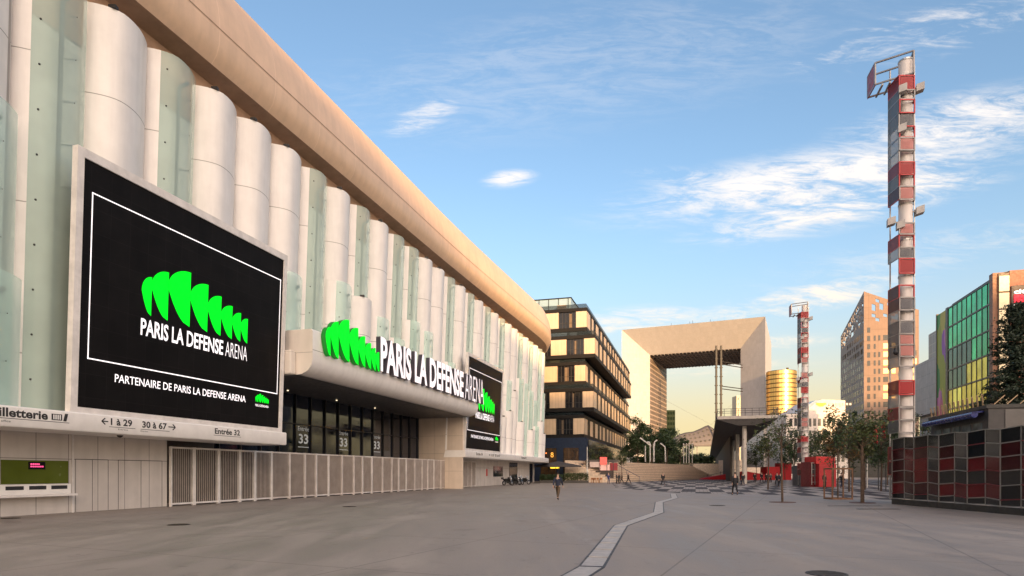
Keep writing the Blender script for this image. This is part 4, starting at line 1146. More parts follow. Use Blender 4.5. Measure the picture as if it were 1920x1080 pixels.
# ------------------------------------------------------------------ light pylons
RED = mat('red_mesh', (.25, .014, .018), .45, .2, .2); PINK = mat('pink_mesh', (.55, .22, .21), .5, .1, .15)
GREYM = mat('grey_mesh', (.16, .17, .19), .45, .3, .2); WHITEM = mat('white_mesh', (.36, .35, .35), .5, .2, .1)
FLOODG = mat('floodlight_grey', (.34, .32, .31), .5)
RFR = mat('red_frame', (.36, .025, .028), .4, .2); GFR = mat('grey_frame', (.22, .21, .21), .4, .5)
PIPE = mat('pylon_steel', (.66, .61, .585), .5, .0, .06, stain=((.4, .35, .33), 3, .3))


def pylon(px, z, H, label):
    X = gx(px, z); t = thing('light_pylon', label, 'light mast', (X, z, 0), 'mesh clad light pylons')
    mb = MB(); mb.cyl((X, z, 0), (X, z, H - .4), .36, .36, 20); mb.build('shaft', PIPE, t, True)
    h = .6
    while h < H: mb = MB(); mb.cyl((X, z, h), (X, z, h + .09), .39, None, 20); mb.build('flange', STEEL, t); h += 2.05
    mb = MB()
    for dx in (-.62, .42): mb.bar((X + dx, z + .45, .2), (X + dx, z + .45, H - .6), .06)
    mb.bar((X + .44, z - .1, .2), (X + .44, z - .1, H - .6), .05)
    mb.build('rail', STEEL, t)
    rl = random.Random(int(px))
    # height of top, height of one panel, front colour, wing colour
    rows = []
    seq = [(153, 179, 'R', 'R'), (180, 197, 'w', 'G'), (198, 222, 'r', 'G'), (222, 247, 'G', 'G'), (247, 267, 'r', 'W'), (268, 291, 'P', 'W'), (292, 312, 'w', 'W'), (313, 336, 'R', 'R'), (336, 358, 'r', 'G'), (358, 382, 'P', 'D'), (425, 446, 'P', None),
           (447, 470, 'r', 'R'), (470, 490, 'G', 'W'), (491, 518, 'R', None), (540, 563, 'r', 'D'), (563, 586, 'G', 'D'), (586, 606, 'w', 'W'), (606, 630, 'G', 'G'), (630, 650, 'P', 'G'), (650, 672, 'P', 'G'), (672, 690, None, 'W'),
           (716, 742, 'R', 'R'), (742, 764, 'w', 'W'), (766, 788, 'w', 'R'), (789, 812, 'w', 'G'), (838, 862, 'P', 'R'), (866, 890, 'r', 'D')]
    for (ya, yb, f0, w0) in seq:
        h1, h0 = (EYE + (HY - q_) / FPX * 36.6 for q_ in (ya, yb)); h1 *= H / 25.6; h0 *= H / 25.6; sq = (f0 or 'w', w0)
        f, w = sq
        M = {'R': RED, 'r': None, 'w': None, 'P': PINK, 'G': GREYM, 'W': WHITEM, 'D': RED}
        fr = RFR if f in 'Rr' else GFR
        xa, xb, yf = X - .70, X + .14, z - .52 - rl.uniform(0, .08)
        if M[f] is not None and f != 'W':
            mb = MB(); mb.box(xa + .06, xb - .06, yf - .01, yf + .01, h0 + .06, h1 - .06); mb.build('mesh_panel', glass_mat('panel_' + f, M[f].node_tree.nodes['Principled BSDF'].inputs[0].default_value[:3] if False else {'R': (.36, .02, .025), 'P': (.62, .28, .26), 'G': (.2, .2, .22)}[f], .55 if f != 'R' else .3, .4), t)
        mb = MB(); tk = .032
        for (p, q) in (((xa, yf, h0), (xb, yf, h0)), ((xa, yf, h1), (xb, yf, h1)), ((xa, yf, h0), (xa, yf, h1)), ((xb, yf, h0), (xb, yf, h1)), ((xb, yf, h1), (xb + .4, z + .5, h1)), ((xb, yf, h0), (xb + .4, z + .5, h0)), ((xb + .4, z + .5, h0), (xb + .4, z + .5, h1))): mb.bar(p, q, tk * 2)
        mb.build('panel_frame', fr, t)
        if w:
            a, b = Vector((xa - .03, yf, 0)), Vector((X - .66, z + .55, 0)); d = (b - a).normalized(); nn_ = Vector((d.y, -d.x, 0)) * .015
            mb = MB(); mb.box8([p + Vector((0, 0, h)) for h in (h0, h1) for p in (a - nn_, b - nn_, b + nn_, a + nn_)]); mb.build('wing_panel', {'R': glass_mat('wing_red', (.19, .013, .018), .2, .4), 'G': glass_mat('wing_grey', (.13, .135, .145), .3, .4), 'W': glass_mat('wing_white', (.42, .42, .42), .55, .4), 'D': glass_mat('wing_dark', (.06, .012, .016), .25, .4)}[w], t)
            mb = MB(); 
            for (p, q) in ((a + Vector((0, 0, h0)), b + Vector((0, 0, h0))), (a + Vector((0, 0, h1)), b + Vector((0, 0, h1))), (b + Vector((0, 0, h0)), b + Vector((0, 0, h1)))): mb.bar(p, q, .045)
            mb.build('wing_frame', RFR if w in 'RD' else GFR, t)
    # head frame reaching out to the left
    q = [Vector((X + .15, z - .5, 0)), Vector((X - 1.4, z + .6, 0)), Vector((X - 1.1, z + 1.9, 0)), Vector((X + .6, z + .6, 0))]
    mb = MB()
    for i in range(4):
        for h in (H - 1.3, H - .05): mb.bar(q[i] + Vector((0, 0, h)), q[(i + 1) % 4] + Vector((0, 0, h)), .08)
        mb.bar(q[i] + Vector((0, 0, H - 1.3)), q[i] + Vector((0, 0, H - .05)), .08)
    mb.build('head_frame', GFR, t)
    mb = MB()
    for f in (.2, .4, .6, .8): mb.bar(q[0].lerp(q[1], f) + Vector((0, 0, H - 1.42)), q[3].lerp(q[2], f) + Vector((0, 0, H - 1.42)), .09)
    mb.build('louvre', WHITEM, t)
    mb = MB(); mb.face([q[1] + Vector((0, 0, H - 1.4)), q[2] + Vector((0, 0, H - 1.4)), q[2] + Vector((0, 0, H - .1)), q[1] + Vector((0, 0, H - .1))]); mb.build('head_panel', RED, t, solid=.03)
    for (dx, dy, h) in ((.62, -.3, H - 2.05), (-.55, -.6, H - 2.3), (-.55, -.55, H - 4.5), (-.6, -.5, H - 9.9), (-.95, -.2, H - 9.6), (.62, -.3, H - 9.0)):
        mb = MB(); c = Vector((X + dx, z + dy, h)); mb.box8([c + Vector((a * .2 + b * .08, b * .2 - a * .05, s * .2 + a * .06)) for s in (-1, 1) for a, b in ((-1, -1), (1, -1), (1, 1), (-1, 1))]); mb.bar(c, Vector((X, z, h)), .06); mb.build('floodlight', FLOODG, t)
    c = Vector((X - .75, z - .35, H * .335)); mb = MB(); mb.sphere(c, .17, 12, 8); mb.bar(c + Vector((0, 0, .25)), Vector((X, z, c.z + .3)), .06); mb.cyl(c, c + Vector((0, 0, .25)), .14); mb.build('dome_camera', DGREY, t, True)
    return t


pylon(1698, 36.6, 25.6, 'tall near light pylon hung with red and grey panels, behind the red fence')
pylon(1509, 80, 23.0, 'distant light pylon of the same red and grey mesh panels, beside the red kiosk')

# ------------------------------------------------------------------ red and grey glazed mesh fence
mf = thing('mesh_fence', 'folded fence of red and grey translucent panels at the right edge', 'fence', (21, 30, 0))
FRED = glass_mat('fence_red', (.12, .004, .010), .22, .14); FDR = glass_mat('fence_dark_red', (.045, .004, .008), .25, .14); FG1 = glass_mat('fence_grey', (.035, .037, .039), .32, .14); FG2 = glass_mat('fence_black', (.009, .012, .016), .3, .12)
FFR = mat('fence_frame', (.24, .235, .225), .5, .4); FFRR = mat('fence_frame_red', (.16, .02, .03), .5, .3)
line = [Vector((23.4, 37.4, 0)), Vector((22.2, 36.6, 0)), Vector((21.15, 35.6, 0))]
for k in range(1, 15): line.append(Vector((21.15 - .055 * k + (.09 if k % 2 else -.01), 35.6 - 1.06 * k, 0)))
lv = [.34, .62, 1.22, 1.84, 2.44, 3.02, 3.62]
rf = random.Random(11)
cm = [FG2, FRED, FG1, FRED, FRED, FG2]
for c in range(len(line) - 1):
    for r in range(6):
        za = lambda k, i: lv[i] + (.038 if k % 2 else -.038) * (1 if i else .3)
        a, b = line[c], line[c + 1]
        q = [a + Vector((0, 0, za(c, r))), b + Vector((0, 0, za(c + 1, r))), b + Vector((0, 0, za(c + 1, r + 1))), a + Vector((0, 0, za(c, r + 1)))]
        m_ = rf.choice({0: [FG2, FG2, FG1], 1: [FRED, FDR, FRED, FG2], 2: [FRED, FG1, FDR], 3: [FRED, FG1, FRED, FDR], 4: [FRED, FG1, FG2, FDR], 5: [FG2, FG2, FG1]}[r])
        mb = MB(); mb.face(q); mb.build('panel', m_, mf, solid=.012, fix=False)
mb = MB()
for c in range(len(line)):
    mb.bar(line[c] + Vector((0, 0, .05)), line[c] + Vector((0, 0, 3.62 + (.038 if c % 2 else -.038))), .045)
mb.build('post', FFR, mf)
mb = MB(); mr = MB()
for i in range(7):
    for c in range(len(line) - 1):
        za = lambda k: lv[i] + (.038 if k % 2 else -.038) * (1 if i else .3)
        (mr if (rf.random() < .28 and 0 < i < 6) else mb).bar(line[c] + Vector((-.01, 0, za(c))), line[c + 1] + Vector((-.01, 0, za(c + 1))), .04)
mb.build('rail', FFR, mf); mr.build('red_rail', FFRR, mf)
mb = MB()
for c in range(2, len(line) - 1): mb.bar(line[c] + Vector((.03, 0, .15)), line[c + 1] + Vector((.03, 0, .15)), .12, .3)
mb.build('footing', mat('dark_footing', (.03, .028, .027), .7), mf)
# things behind the fence: dark container café with blue awning
kf = thing('container_cafe', 'dark boxy cafe kiosk with tilted wooden slats on its roof, behind the red fence', 'kiosk', (36, 48, 0))
ka, kb = Vector((34.9, 53.5, 0)), Vector((32.2, 44, 0)); kd = (kb - ka).normalized(); kn = Vector((-kd.y, kd.x, 0))
kn = kn if kn.x > 0 else -kn
KF = lambda a, b, h: ka + kd * a + kn * b + Vector((0, 0, h))
KL = (kb - ka).length
DKW = mat('charcoal_cladding', (.045, .043, .045), .6)
mb = MB(); mb.fbox(KF, -.5, KL + .6, .25, 16, 0, 6.1); mb.build('wall', DKW, kf)
mb = MB(); mb.fbox(KF, -.6, KL + .7, .1, 16.1, 6.1, 6.35); mb.build('roof_edge', mat('charcoal_edge', (.02, .02, .02), .5), kf)
WOOD = mat('pale_wood', (.52, .37, .22), .6, 0, .15)
mb = MB()
for k in range(13):
    a = k * KL / 12; mb.bar(KF(a - .35, .3, 6.35), KF(a + .25, .0, 7.1), .09, .05)
for k in range(14):
    b = .6 + k * .75; mb.bar(KF(KL + .5, b, 6.35), KF(KL + .7, b + .55, 6.95), .09, .05)
mb.build('roof_slats', WOOD, kf)
for k in range(5):
    mb = MB(); mb.fbox(KF, .5 + k * 1.9, 1.9 + k * 1.9, .2, .27, 3.2, 5.2); mb.build('window', mat('cafe_window', (.12, .16, .18) if True else 0, .15, .1, .5, .9), kf)
mb = MB(); mb.fbox(KF, KL + .58, KL + .66, 1.2, 2.4, 3.2, 6.0); mb.fbox(KF, KL + .58, KL + .66, 3.5, 9, 3.2, 6.0); mb.build('end_panel', mat('end_panel_grey', (.09, .085, .085), .4), kf)
bm_ = MB(); bm_.cyl(KF(0, -.35, 5.75), KF(KL, -.35, 5.75), .22, None, 12); bm_.prism([KF(0, -.5, 5.8), KF(0, .2, 5.9), KF(0, .2, 6.0), KF(0, -.5, 5.95)], kd * KL)
bm_.build('blue_awning', mat('blue_awning', (.008, .02, .16), .3, 0, .15), kf)

# ------------------------------------------------------------------ red kiosk by the far pylon
rk = thing('red_kiosk', 'red boxy kiosk with a glazed grey frame beside the far pylon', 'kiosk', (gx(1545, 80), 80, 0))
def pbox(x0, x1, y0, y1, z, d):
    mb = MB(); h1, h0 = H_(y0, z), max(0, H_(y1, z)); mb.box(gx(x0, z), gx(x1, z), z, z + d, h0, h1); return mb
pbox(1536, 1568, 870, 913, 76, 3).build('body', mat('kiosk_red', (.40, .012, .018), .45), rk)
pbox(1530, 1566, 856, 869.5, 76.4, 3).build('upper_panel', mat('kiosk_red_bright', (.5, .015, .02), .4), rk)
pbox(1519, 1536, 866, 913, 77, 2.5).build('side_bay', mat('kiosk_dark_red', (.16, .015, .02), .5), rk)
mb = MB(); zk = 76.8
for x in (1522, 1528, 1533): mb.bar((gx(x, zk), zk, .3), (gx(x, zk), zk, H_(868, zk)), .07)
for y in (868, 880, 892, 904): mb.bar((gx(1521, zk), zk, H_(y, zk)), (gx(1534, zk), zk, H_(y, zk)), .07)
mb.build('window_grid', STEEL, rk)
pbox(1521, 1529, 870, 888, 76.9, .08).build('window', WING, rk)
g2 = thing('grey_cabinet', 'dark grey utility cabinet left of the red kiosk', 'cabinet', (gx(1503, 82), 82, 0))
pbox(1496, 1512, 873, 911, 81.5, 1.6).build('body', mat('cabinet_grey', (.06, .065, .075), .5), g2); pbox(1499, 1508, 880, 905, 81.44, .05).build('door', mat('cabinet_door', (.075, .08, .09), .45), g2)

# ------------------------------------------------------------------ trees
BARK = mat('bark', (.085, .055, .038), .85, 0, .3, 6, .5, 30)
LEAFS = [mat('leaf_dark', (.028, .052, .015), .55, 0, .45, 3), mat('leaf_olive', (.05, .066, .018), .55, 0, .4, 3), mat('leaf_autumn', (.11, .065, .018), .55, 0, .4, 3), mat('needle_dark', (.018, .032, .016), .6, 0, .4, 3)]


def leaf_quad(mb, p, s, rng):
    a = Vector((rng.gauss(0, 1), rng.gauss(0, 1), rng.gauss(0, .6))).normalized(); b = a.orthogonal().normalized()
    b = (Matrix.Rotation(rng.uniform(0, 6.28), 3, a) @ b); w = s * rng.uniform(.6, 1.2)
    i = len(mb.v); mb.v += [p - a * w, p + b * w * .45, p + a * w, p - b * w * .45]; mb.f.append([i, i + 1, i + 2, i + 3])


def tree(loc, H, trunk, rad, leaves, ls, lm, label, cat='tree', seed=1, group=None, tr=.09, squash=.8, name='tree', clumps=14, lean=0):
    rng = random.Random(seed); loc = Vector(loc); t = thing(name, label, cat, loc, group)
    mb = MB(); top = loc + Vector((lean, 0, H * .86)); mid = loc + Vector((rng.uniform(-.1, .1), rng.uniform(-.1, .1), trunk))
    mb.tube([loc, mid, mid.lerp(top, .5) + Vector((rng.uniform(-.1, .1), 0, 0)), top], [tr, tr * .8, tr * .5, tr * .15], 8)
    cen = loc + Vector((0, 0, (H + trunk) / 2)); cl = []
    for k in range(clumps):
        th = rng.uniform(0, 6.28); u = rng.uniform(-1, 1); r = rng.uniform(.35, 1.0)
        d = Vector((math.cos(th) * math.sqrt(1 - u * u), math.sin(th) * math.sqrt(1 - u * u), u))
        c = cen + Vector((d.x * rad * r, d.y * rad * r, d.z * (H - trunk) / 2 * r)); cl.append((c, rng.uniform(.15, .46) * rad))
        f = max(.05, min(.95, (c.z - loc.z - trunk) / max(.1, H - trunk) - .15)); b0 = mid.lerp(top, f)
        m1 = b0.lerp(c, .5) + Vector((0, 0, .06 * rad)); mb.tube([b0, m1, c], [tr * .35, tr * .22, tr * .08], 5)
    mb.build('trunk', BARK, t, True)
    lb = MB()
    for k in range(leaves):
        c, r = cl[k % len(cl)]
        v = Vector((rng.gauss(0, .55), rng.gauss(0, .55), rng.gauss(0, .55 * squash)))
        leaf_quad(lb, c + v * r, ls, rng)
    lb.build('crown', LEAFS[lm], t, fix=False)
    return t


GT = 'young trees on the plaza'
tree(gpt(1467, 942), 5.6, 2.6, 1.25, 420, .10, 1, 'slim young tree with thin sparse leaves standing alone, left of the wooden guard', seed=3, group=GT, tr=.07, clumps=16)
tree(gpt(1617, 943), 5.3, 2.5, 1.35, 1500, .11, 1, 'young tree with a stout bare stem and olive leaves, right of the wooden guard', seed=4, group=GT, tr=.11, clumps=16)
tree(gpt(1571, 936), 6.4, 3.2, 1.15, 900, .11, 0, 'young tree growing inside the wooden post guard', seed=5, group=GT, tr=.05, clumps=14)
tree((gx(1712, 40), 41, 0), 5.9, 3.6, .8, 160, .10, 1, 'thin sapling with few leaves just right of the near pylon', seed=6, group=GT, tr=.04, clumps=9)
GB_ = 'trees in the shade beyond the striped paving'
bt = [(1440, 66, 7.4, 3.0, 2.3, 700, 1, 'wispy tree by the walkway end, left of the far pylon'), (1490, 100, 9.4, 2.8, 3.4, 1700, 0, 'dark bushy tree just left of the far pylon'),
      (1532, 92, 8.8, 2.6, 3.0, 1700, 0, 'dark tree right above the red kiosk'), (1562, 70, 8.4, 2.7, 2.4, 1500, 1, 'olive tree rising behind the wooden guard'),
      (1592, 58, 7.6, 2.5, 2.3, 1700, 2, 'rusty autumn tree behind the stout young stem'), (1622, 66, 8.8, 2.6, 2.7, 1900, 1, 'tall olive tree in front of the brown slanted tower'),
      (1652, 60, 8.2, 2.5, 2.6, 1900, 0, 'dark dense tree left of the near pylon'), (1664, 88, 11.0, 2.8, 3.6, 1700, 0, 'big dark tree behind the near pylon'),
      (1600, 110, 12.0, 2.6, 4.2, 1800, 0, 'broad dark tree under the overhang of the slanted tower'), (1550, 120, 9.5, 2.2, 3.8, 1500, 1, 'far olive tree before the white office'),
      (1418, 140, 9.0, 2.5, 3.5, 1200, 1, 'small tree at the foot of the arch right leg'), (1472, 150, 10.5, 2.5, 4.2, 1500, 0, 'far dark tree before the stepped office wing'), (1730, 70, 8.8, 2.5, 2.6, 1300, 0, 'dark tree between the near pylon and the blue awning')]
for k, (px, z, H, tk, rd, nl, lm, lb_) in enumerate(bt):
    tree((gx(px, z), z, 0), H * .94, tk - .1, rd * .8, int(nl * 1.3), .105 + z * .0007, lm, lb_, seed=20 + k, group=GB_, tr=.09, clumps=26)
GA = 'trees on the upper terrace'
for k, (px, z, H, rd, nl, lb_) in enumerate([(1196, 150, 12.6, 3.4, 2400, 'dark round tree nearest the stepped block on the terrace'), (1222, 156, 11.8, 3.4, 2400, 'dark tree behind the branched lamp post'),
                                       (1250, 160, 12.4, 3.3, 2400, 'tallest dark tree on the terrace, before the arch left leg'), (1276, 175, 9.2, 2.8, 1600, 'lower tree at the right end of the terrace row'),
                                       (1182, 175, 11.0, 3.0, 1700, 'tree squeezed against the stepped block corner'), (1235, 190, 9.0, 4.2, 1800, 'low spreading tree at the back of the terrace'), (1300, 230, 6.5, 3.0, 1000, 'small bush-like tree below the perforated tent'), (1318, 240, 7, 3.0, 1000, 'dark bush-like tree beside the walkway underside')]):
    tree((gx(px, z), z, TH), H - 2, 1.2, rd * 1.08, int(nl * 1.9), .27, 0, lb_, seed=60 + k, group=GA, tr=.16)
hd = thing('terrace_hedge', 'long dark hedge along the back of the upper terrace below the trees', 'hedge', (gx(1260, 196), 196, TH))
rng = random.Random(77); lb = MB()
for k in range(5200):
    px = rng.uniform(1186, 1340); lb_h = 2.6 + 1.5 * mnoise.noise(Vector((px * .05, 0, 0)))
    leaf_quad(lb, Vector((gx(px, 196) , 196 + rng.uniform(-1, 1), TH + lb_h * rng.random() ** .6)), .42, rng)
lb.build('foliage', LEAFS[0], hd, fix=False)
# conifer on the right
cf = thing('conifer', 'dark conifer with drooping layered branches in front of the brown sign tower', 'tree', (gx(1905, 50), 50, 0))
rng = random.Random(9); X, Z = gx(1905, 50), 50
mb = MB(); mb.tube([(X, Z, 0), (X, Z, 8), (X + .1, Z, 15.4)], [.22, .14, .02], 8); lb = MB()
for k in range(74):
    h = 3.0 + 12.0 * (k / 74) ** .9; L = 3.3 * (1 - (h - 3) / 13.2) + .25; th = k * 2.4 + rng.uniform(-.4, .4); L *= rng.uniform(.7, 1.15)
    d = Vector((math.cos(th), math.sin(th), 0)); p0 = Vector((X, Z, h)); p1 = p0 + d * L * .6 + Vector((0, 0, .18 * L)); p2 = p0 + d * L + Vector((0, 0, .02 * L))
    mb.tube([p0, p1, p2], [.05, .03, .012], 5)
    for q in range(int(60 + L * 170)):
        f = rng.uniform(.15, 1.0); base = (p0.lerp(p1, f / .6) if f < .6 else p1.lerp(p2, (f - .6) / .4)); sp = .10 + .26 * (1 - abs(f - .5))
        leaf_quad(lb, base + Vector((rng.gauss(0, sp), rng.gauss(0, sp), rng.gauss(-.05, .12))), .13, rng)
mb.build('trunk', BARK, cf, True); lb.build('crown', LEAFS[3], cf, fix=False)
# wooden post guard
wg = thing('tree_guard', 'open square guard of brown wooden posts and rails around a young tree', 'tree guard', gpt(1571, 936))
GW_ = mat('guard_wood', (.17, .085, .045), .7, 0, .25, 5); c = gpt(1571, 936)
q = [c + Vector((dx, dy, 0)) for dx, dy in ((-.66, -.6), (.62, -.6), (.66, .6), (-.6, .6))]
for i in range(4):
    mb = MB(); mb.cyl(q[i], q[i] + Vector((0, 0, 2.05)), .055, .05, 8); mb.build('post', GW_, wg)
    mb = MB(); mb.bar(q[i] + Vector((0, 0, 2.0)), q[(i + 1) % 4] + Vector((0, 0, 2.0)), .05, .1); mb.build('top_rail', GW_, wg)
    mb = MB(); mb.bar(q[i] + Vector((0, 0, .05)), q[(i + 1) % 4] + Vector((0, 0, .05)), .09, .1); mb.build('foot_rail', GW_, wg)
for k, (p, r, lb_) in enumerate(((gpt(1467, 942), .75, 'brown tree pit grate round the slim lone tree'), (gpt(1617, 943), .7, 'brown tree pit grate round the stout young stem'))):
    mb = MB(); mb.cyl((p.x, p.y, .002), (p.x, p.y, .03), r, r * .96, 20); tag(mb.build('tree_grate', mat('rust_grate', (.10, .05, .035), .7)), lb_, 'tree grate', 'tree pit grates')
for k, (a, b, y, lb_) in enumerate(((1555, 1655, 949, 'long dark slot grate in the paving, nearest the wooden guard'), (1610, 1690, 955, 'dark slot grate in the paving in front of the near pylon'))):
    z = FPX * EYE / (y - HY); mb = MB(); mb.box(gx(a, z), gx(b, z), z, z + .22, .003, .012)
    for j in range(24): x = gx(a, z) + (gx(b, z) - gx(a, z)) * j / 24; mb.box(x, x + .03, z + .02, z + .2, .0125, .018)
    tag(mb.build('slot_grate', mat('cast_iron', (.035, .028, .024))), lb_, 'drain grate', 'slot grates')

# ------------------------------------------------------------------ lamp posts on the terrace and street lamps
LP = mat('pale_lamp_paint', (.55, .52, .48), .45)
yl = thing('branched_lamp', 'pale branched lamp post with two spread arms at the top of the steps', 'lamp post', (gx(1226, 130), 130, TH))
z = 130
mb = MB(); mb.tube([at(1226, 866, z), at(1226, 832, z)], .16, 8); mb.build('post', LP, yl)
for (x, y) in ((1200, 821), (1232, 825), (1213, 829)):
    mb = MB(); mb.tube([at(1220 if x < 1220 else 1227, 836, z), at((x + 1222) / 2, 829, z), at(x, y, z)], [.13, .12, .16], 8); mb.build('arm', LP, yl)
for x in (1210, 1219):
    mb = MB(); mb.cyl(at(x, 866, z), at(x, 836, z), .11, .1, 8); mb.build('side_post', LP, yl)
hl_ = thing('hooked_lamp', 'single pale lamp post with a bent arm, right of the branched lamp', 'lamp post', (gx(1248, 132), 132, TH))
mb = MB(); mb.tube([at(1248, 866, 132), at(1247, 838, 132), at(1238, 831, 132)], [.15, .13, .12], 8); mb.build('post', LP, hl_)
for k, px in enumerate((1282, 1287, 1292, 1298)):
    o = MB(); o.cyl((gx(px, 150), 150, TH), (gx(px, 150), 150, TH + 4.5), .1, .09, 8); o.sphere((gx(px, 150), 150, TH + 4.55), .12, 8, 6)
    ob = o.build('slim_pole', LP); tag(ob, ['leftmost slim pale pole beneath the perforated tent', 'second slim pale pole beneath the perforated tent', 'third slim pale pole beneath the perforated tent', 'rightmost slim pale pole beneath the perforated tent'][k], 'pole', 'slim poles on the terrace')
sl = thing('street_lamp', 'pale street lamp with two angled heads above the red kiosk', 'lamp post', (gx(1541, 95), 95, 0))
mb = MB(); mb.cyl((gx(1541, 95), 95, 0), at(1541, 838, 95), .09, .07, 8); mb.build('post', LP, sl)
for (a, b, c, d) in ((1538, 834, 1550, 840), (1541, 842, 1530, 846)): mb = MB(); mb.bar(at(a, b, 95), at(c, d, 95), .3, .1); mb.build('lamp_head', LP, sl)
s2 = thing('street_lamp', 'slim street lamp with one slanting pale head among the olive trees', 'lamp post', (gx(1626, 75), 75, 0))
mb = MB(); mb.cyl((gx(1626, 75), 75, 0), at(1626, 832, 75), .07, .06, 8); mb.build('post', LP, s2); mb = MB(); mb.bar(at(1606, 829, 75), at(1622, 832, 75), .3, .09); mb.build('lamp_head', LP, s2)
for k, (px, z, y0) in enumerate(((1654, 62, 790), (1640, 64, 800))):
    t = thing('red_banner', ['red cloth banner hanging among the dark trees, nearest the near pylon', 'red cloth banner among the dark trees, left one of the two'][k], 'banner', (gx(px, z), z, 0), 'red banners in the trees')
    mb = MB(); mb.cyl((gx(px + 7, z), z, 0), (gx(px + 7, z), z, H_(y0 - 4, z)), .05, None, 8); mb.build('pole', DGREY, t)
    mb = MB(); rows = [[Vector((gx(px + 6.5 - 11 * i / 5 * (1 - .25 * j / 6), z), z - .06 + .08 * math.sin(i * 1.5 + j * .4), H_(y0 + 34 * j / 6 - i * .6, z))) for i in range(6)] for j in range(7)]
    mb.grid(rows); mb.build('cloth', mat('banner_red', (.35, .012, .012), .7), t, True, solid=.01)

# ------------------------------------------------------------------ terrace of the bar
bu = thing('dark_parasol', 'wide flat dark parasol over the bar terrace at the corner of the arena', 'parasol', (gx(1050, 113), 113, 0))
zc = 113.0
mb = MB(); mb.cyl((gx(1048, zc), zc, 0), (gx(1048, zc), zc, 3.6), .06, None, 8); mb.build('pole', DGREY, bu)
CLOTH = mat('parasol_cloth', (.055, .05, .05), .8); mb = MB()
cx_ = gx(1046, zc); pts8 = [(cx_ + 4.4 * math.cos(math.pi / 4 * i + .39), zc + 3.2 * math.sin(math.pi / 4 * i + .39)) for i in range(8)]
for i in range(8):
    a, b = pts8[i], pts8[(i + 1) % 8]; mb.face([(cx_, zc, 3.75), (*a, 2.95), (*b, 2.95)]); mb.face([(*a, 2.95), (*b, 2.95), (*b, 2.72), (*a, 2.72)])
mb.build('canopy', CLOTH, bu, solid=.03)
aw = thing('terrace_awning', 'low dark terrace awning with glass side beside the parasol', 'awning', (gx(1080, 118), 118, 0))
mb = MB(); mb.prism([(gx(1040, 116), 116, 3.1), (gx(1040, 116), 121, 3.6), (gx(1040, 116), 121, 3.7), (gx(1040, 116), 116, 3.2)], (gx(1094, 116) - gx(1040, 116), 0, 0)); mb.build('canopy', CLOTH, aw)
mb = MB()
for x in (1042, 1068, 1093): mb.bar((gx(x, 116), 116.2, 0), (gx(x, 116), 116.2, 3.1), .08)
mb.build('post', DGREY, aw)
tree_i = [0]


def hedge(px0, px1, z, h, label):
    t = thing('planter_hedge', label, 'hedge', (gx((px0 + px1) / 2, z), z, 0), 'hedges round the bar terrace')
    mb = MB(); mb.box(gx(px0, z), gx(px1, z), z, z + .8, 0, .45); mb.build('planter', mat('planter_dark', (.05, .045, .04), .7), t)
    rng = random.Random(int(px0)); lb = MB(); n = int((px1 - px0) * 40)
    for k in range(n): leaf_quad(lb, Vector((rng.uniform(gx(px0, z), gx(px1, z)), z + rng.uniform(-.05, .85), .42 + (h - .42) * rng.random() ** .7 * rng.uniform(.75, 1))), .13, rng)
    lb.build('foliage', LEAFS[1 if px0 > 1050 else 0], t, fix=False)


hedge(1058, 1104, 105, 1.75, 'green hedge in a planter in front of the bar terrace')
hedge(1012, 1056, 108, 1.5, 'darker hedge at the arena end of the bar terrace')
tv = thing('terrace_post', 'thin pale mast with rolled cloth at the terrace corner', 'post', (gx(1101, 110), 110, 0))
mb = MB(); mb.cyl((gx(1101, 110), 110, 0), (gx(1101, 110), 110, H_(838, 110)), .10, .06, 8); mb.build('mast', LP, tv)
mb = MB(); mb.cyl((gx(1101.5, 110), 109.9, .8), (gx(1100.5, 110), 109.9, 3.4), .16, .1, 8); mb.build('rolled_cloth', LP, tv)
pv = thing('snack_pavilion', 'small snack pavilion with pinkish lit panels left of the steps', 'kiosk', (gx(1128, 116), 116, 0))
z = 116
pbox(1104, 1150, 882, 908, z, 4).build('counter', mat('pavilion_dark', (.05, .035, .03), .6), pv)
pbox(1106, 1124, 866, 876, z - .1, .1).build('menu_panel', mat('menu_white', (.45, .34, .30), .5, emit=.03, ecol=(1, .7, .6)), pv)
pbox(1124, 1143, 871, 882, z - .15, .1).build('lit_panel', mat('lit_pink', (.75, .45, .40), .5, emit=.05, ecol=(1, .5, .4)), pv)
pbox(1125, 1138, 857, 871, z - .4, .15).build('pink_sign', mat('pink_red_sign', (.75, .12, .10), .5, emit=.10, ecol=(1, .12, .09)), pv)
pbox(1144, 1158, 868, 882, z + .4, .2).build('red_sign', mat('dull_red_sign', (.28, .02, .03), .5), pv)
pbox(1102, 1160, 862, 866, z + .2, 4).build('roof', mat('pavilion_roof', (.07, .055, .05), .5), pv)
mb = MB()
for x in (1104, 1125, 1138, 1150): mb.bar((gx(x, z - .3), z - .3, 0), (gx(x, z - .3), z - .3, H_(857, z - .3)), .1)
mb.build('post', DGREY, pv)
for k, (px, lb_) in enumerate(((1118, 'leafy shrub over the pavilion roof, nearest the bar'), (1141, 'leafy shrub over the pavilion roof, middle of the three'), (1166, 'leafy shrub over the pavilion roof, nearest the steps'))):
    z = 121; tree((gx(px, z), z, 0), H_(840 + k * 3, z) , 3.4, 1.25, 900, .15, 1, lb_, 'shrub', 80 + k, 'shrubs above the snack pavilion', .07, name='shrub')
# chairs and tables
CH = mat('orange_chair', (.42, .17, .06), .5); DKC = mat('dark_chair', (.03, .03, .032), .5)


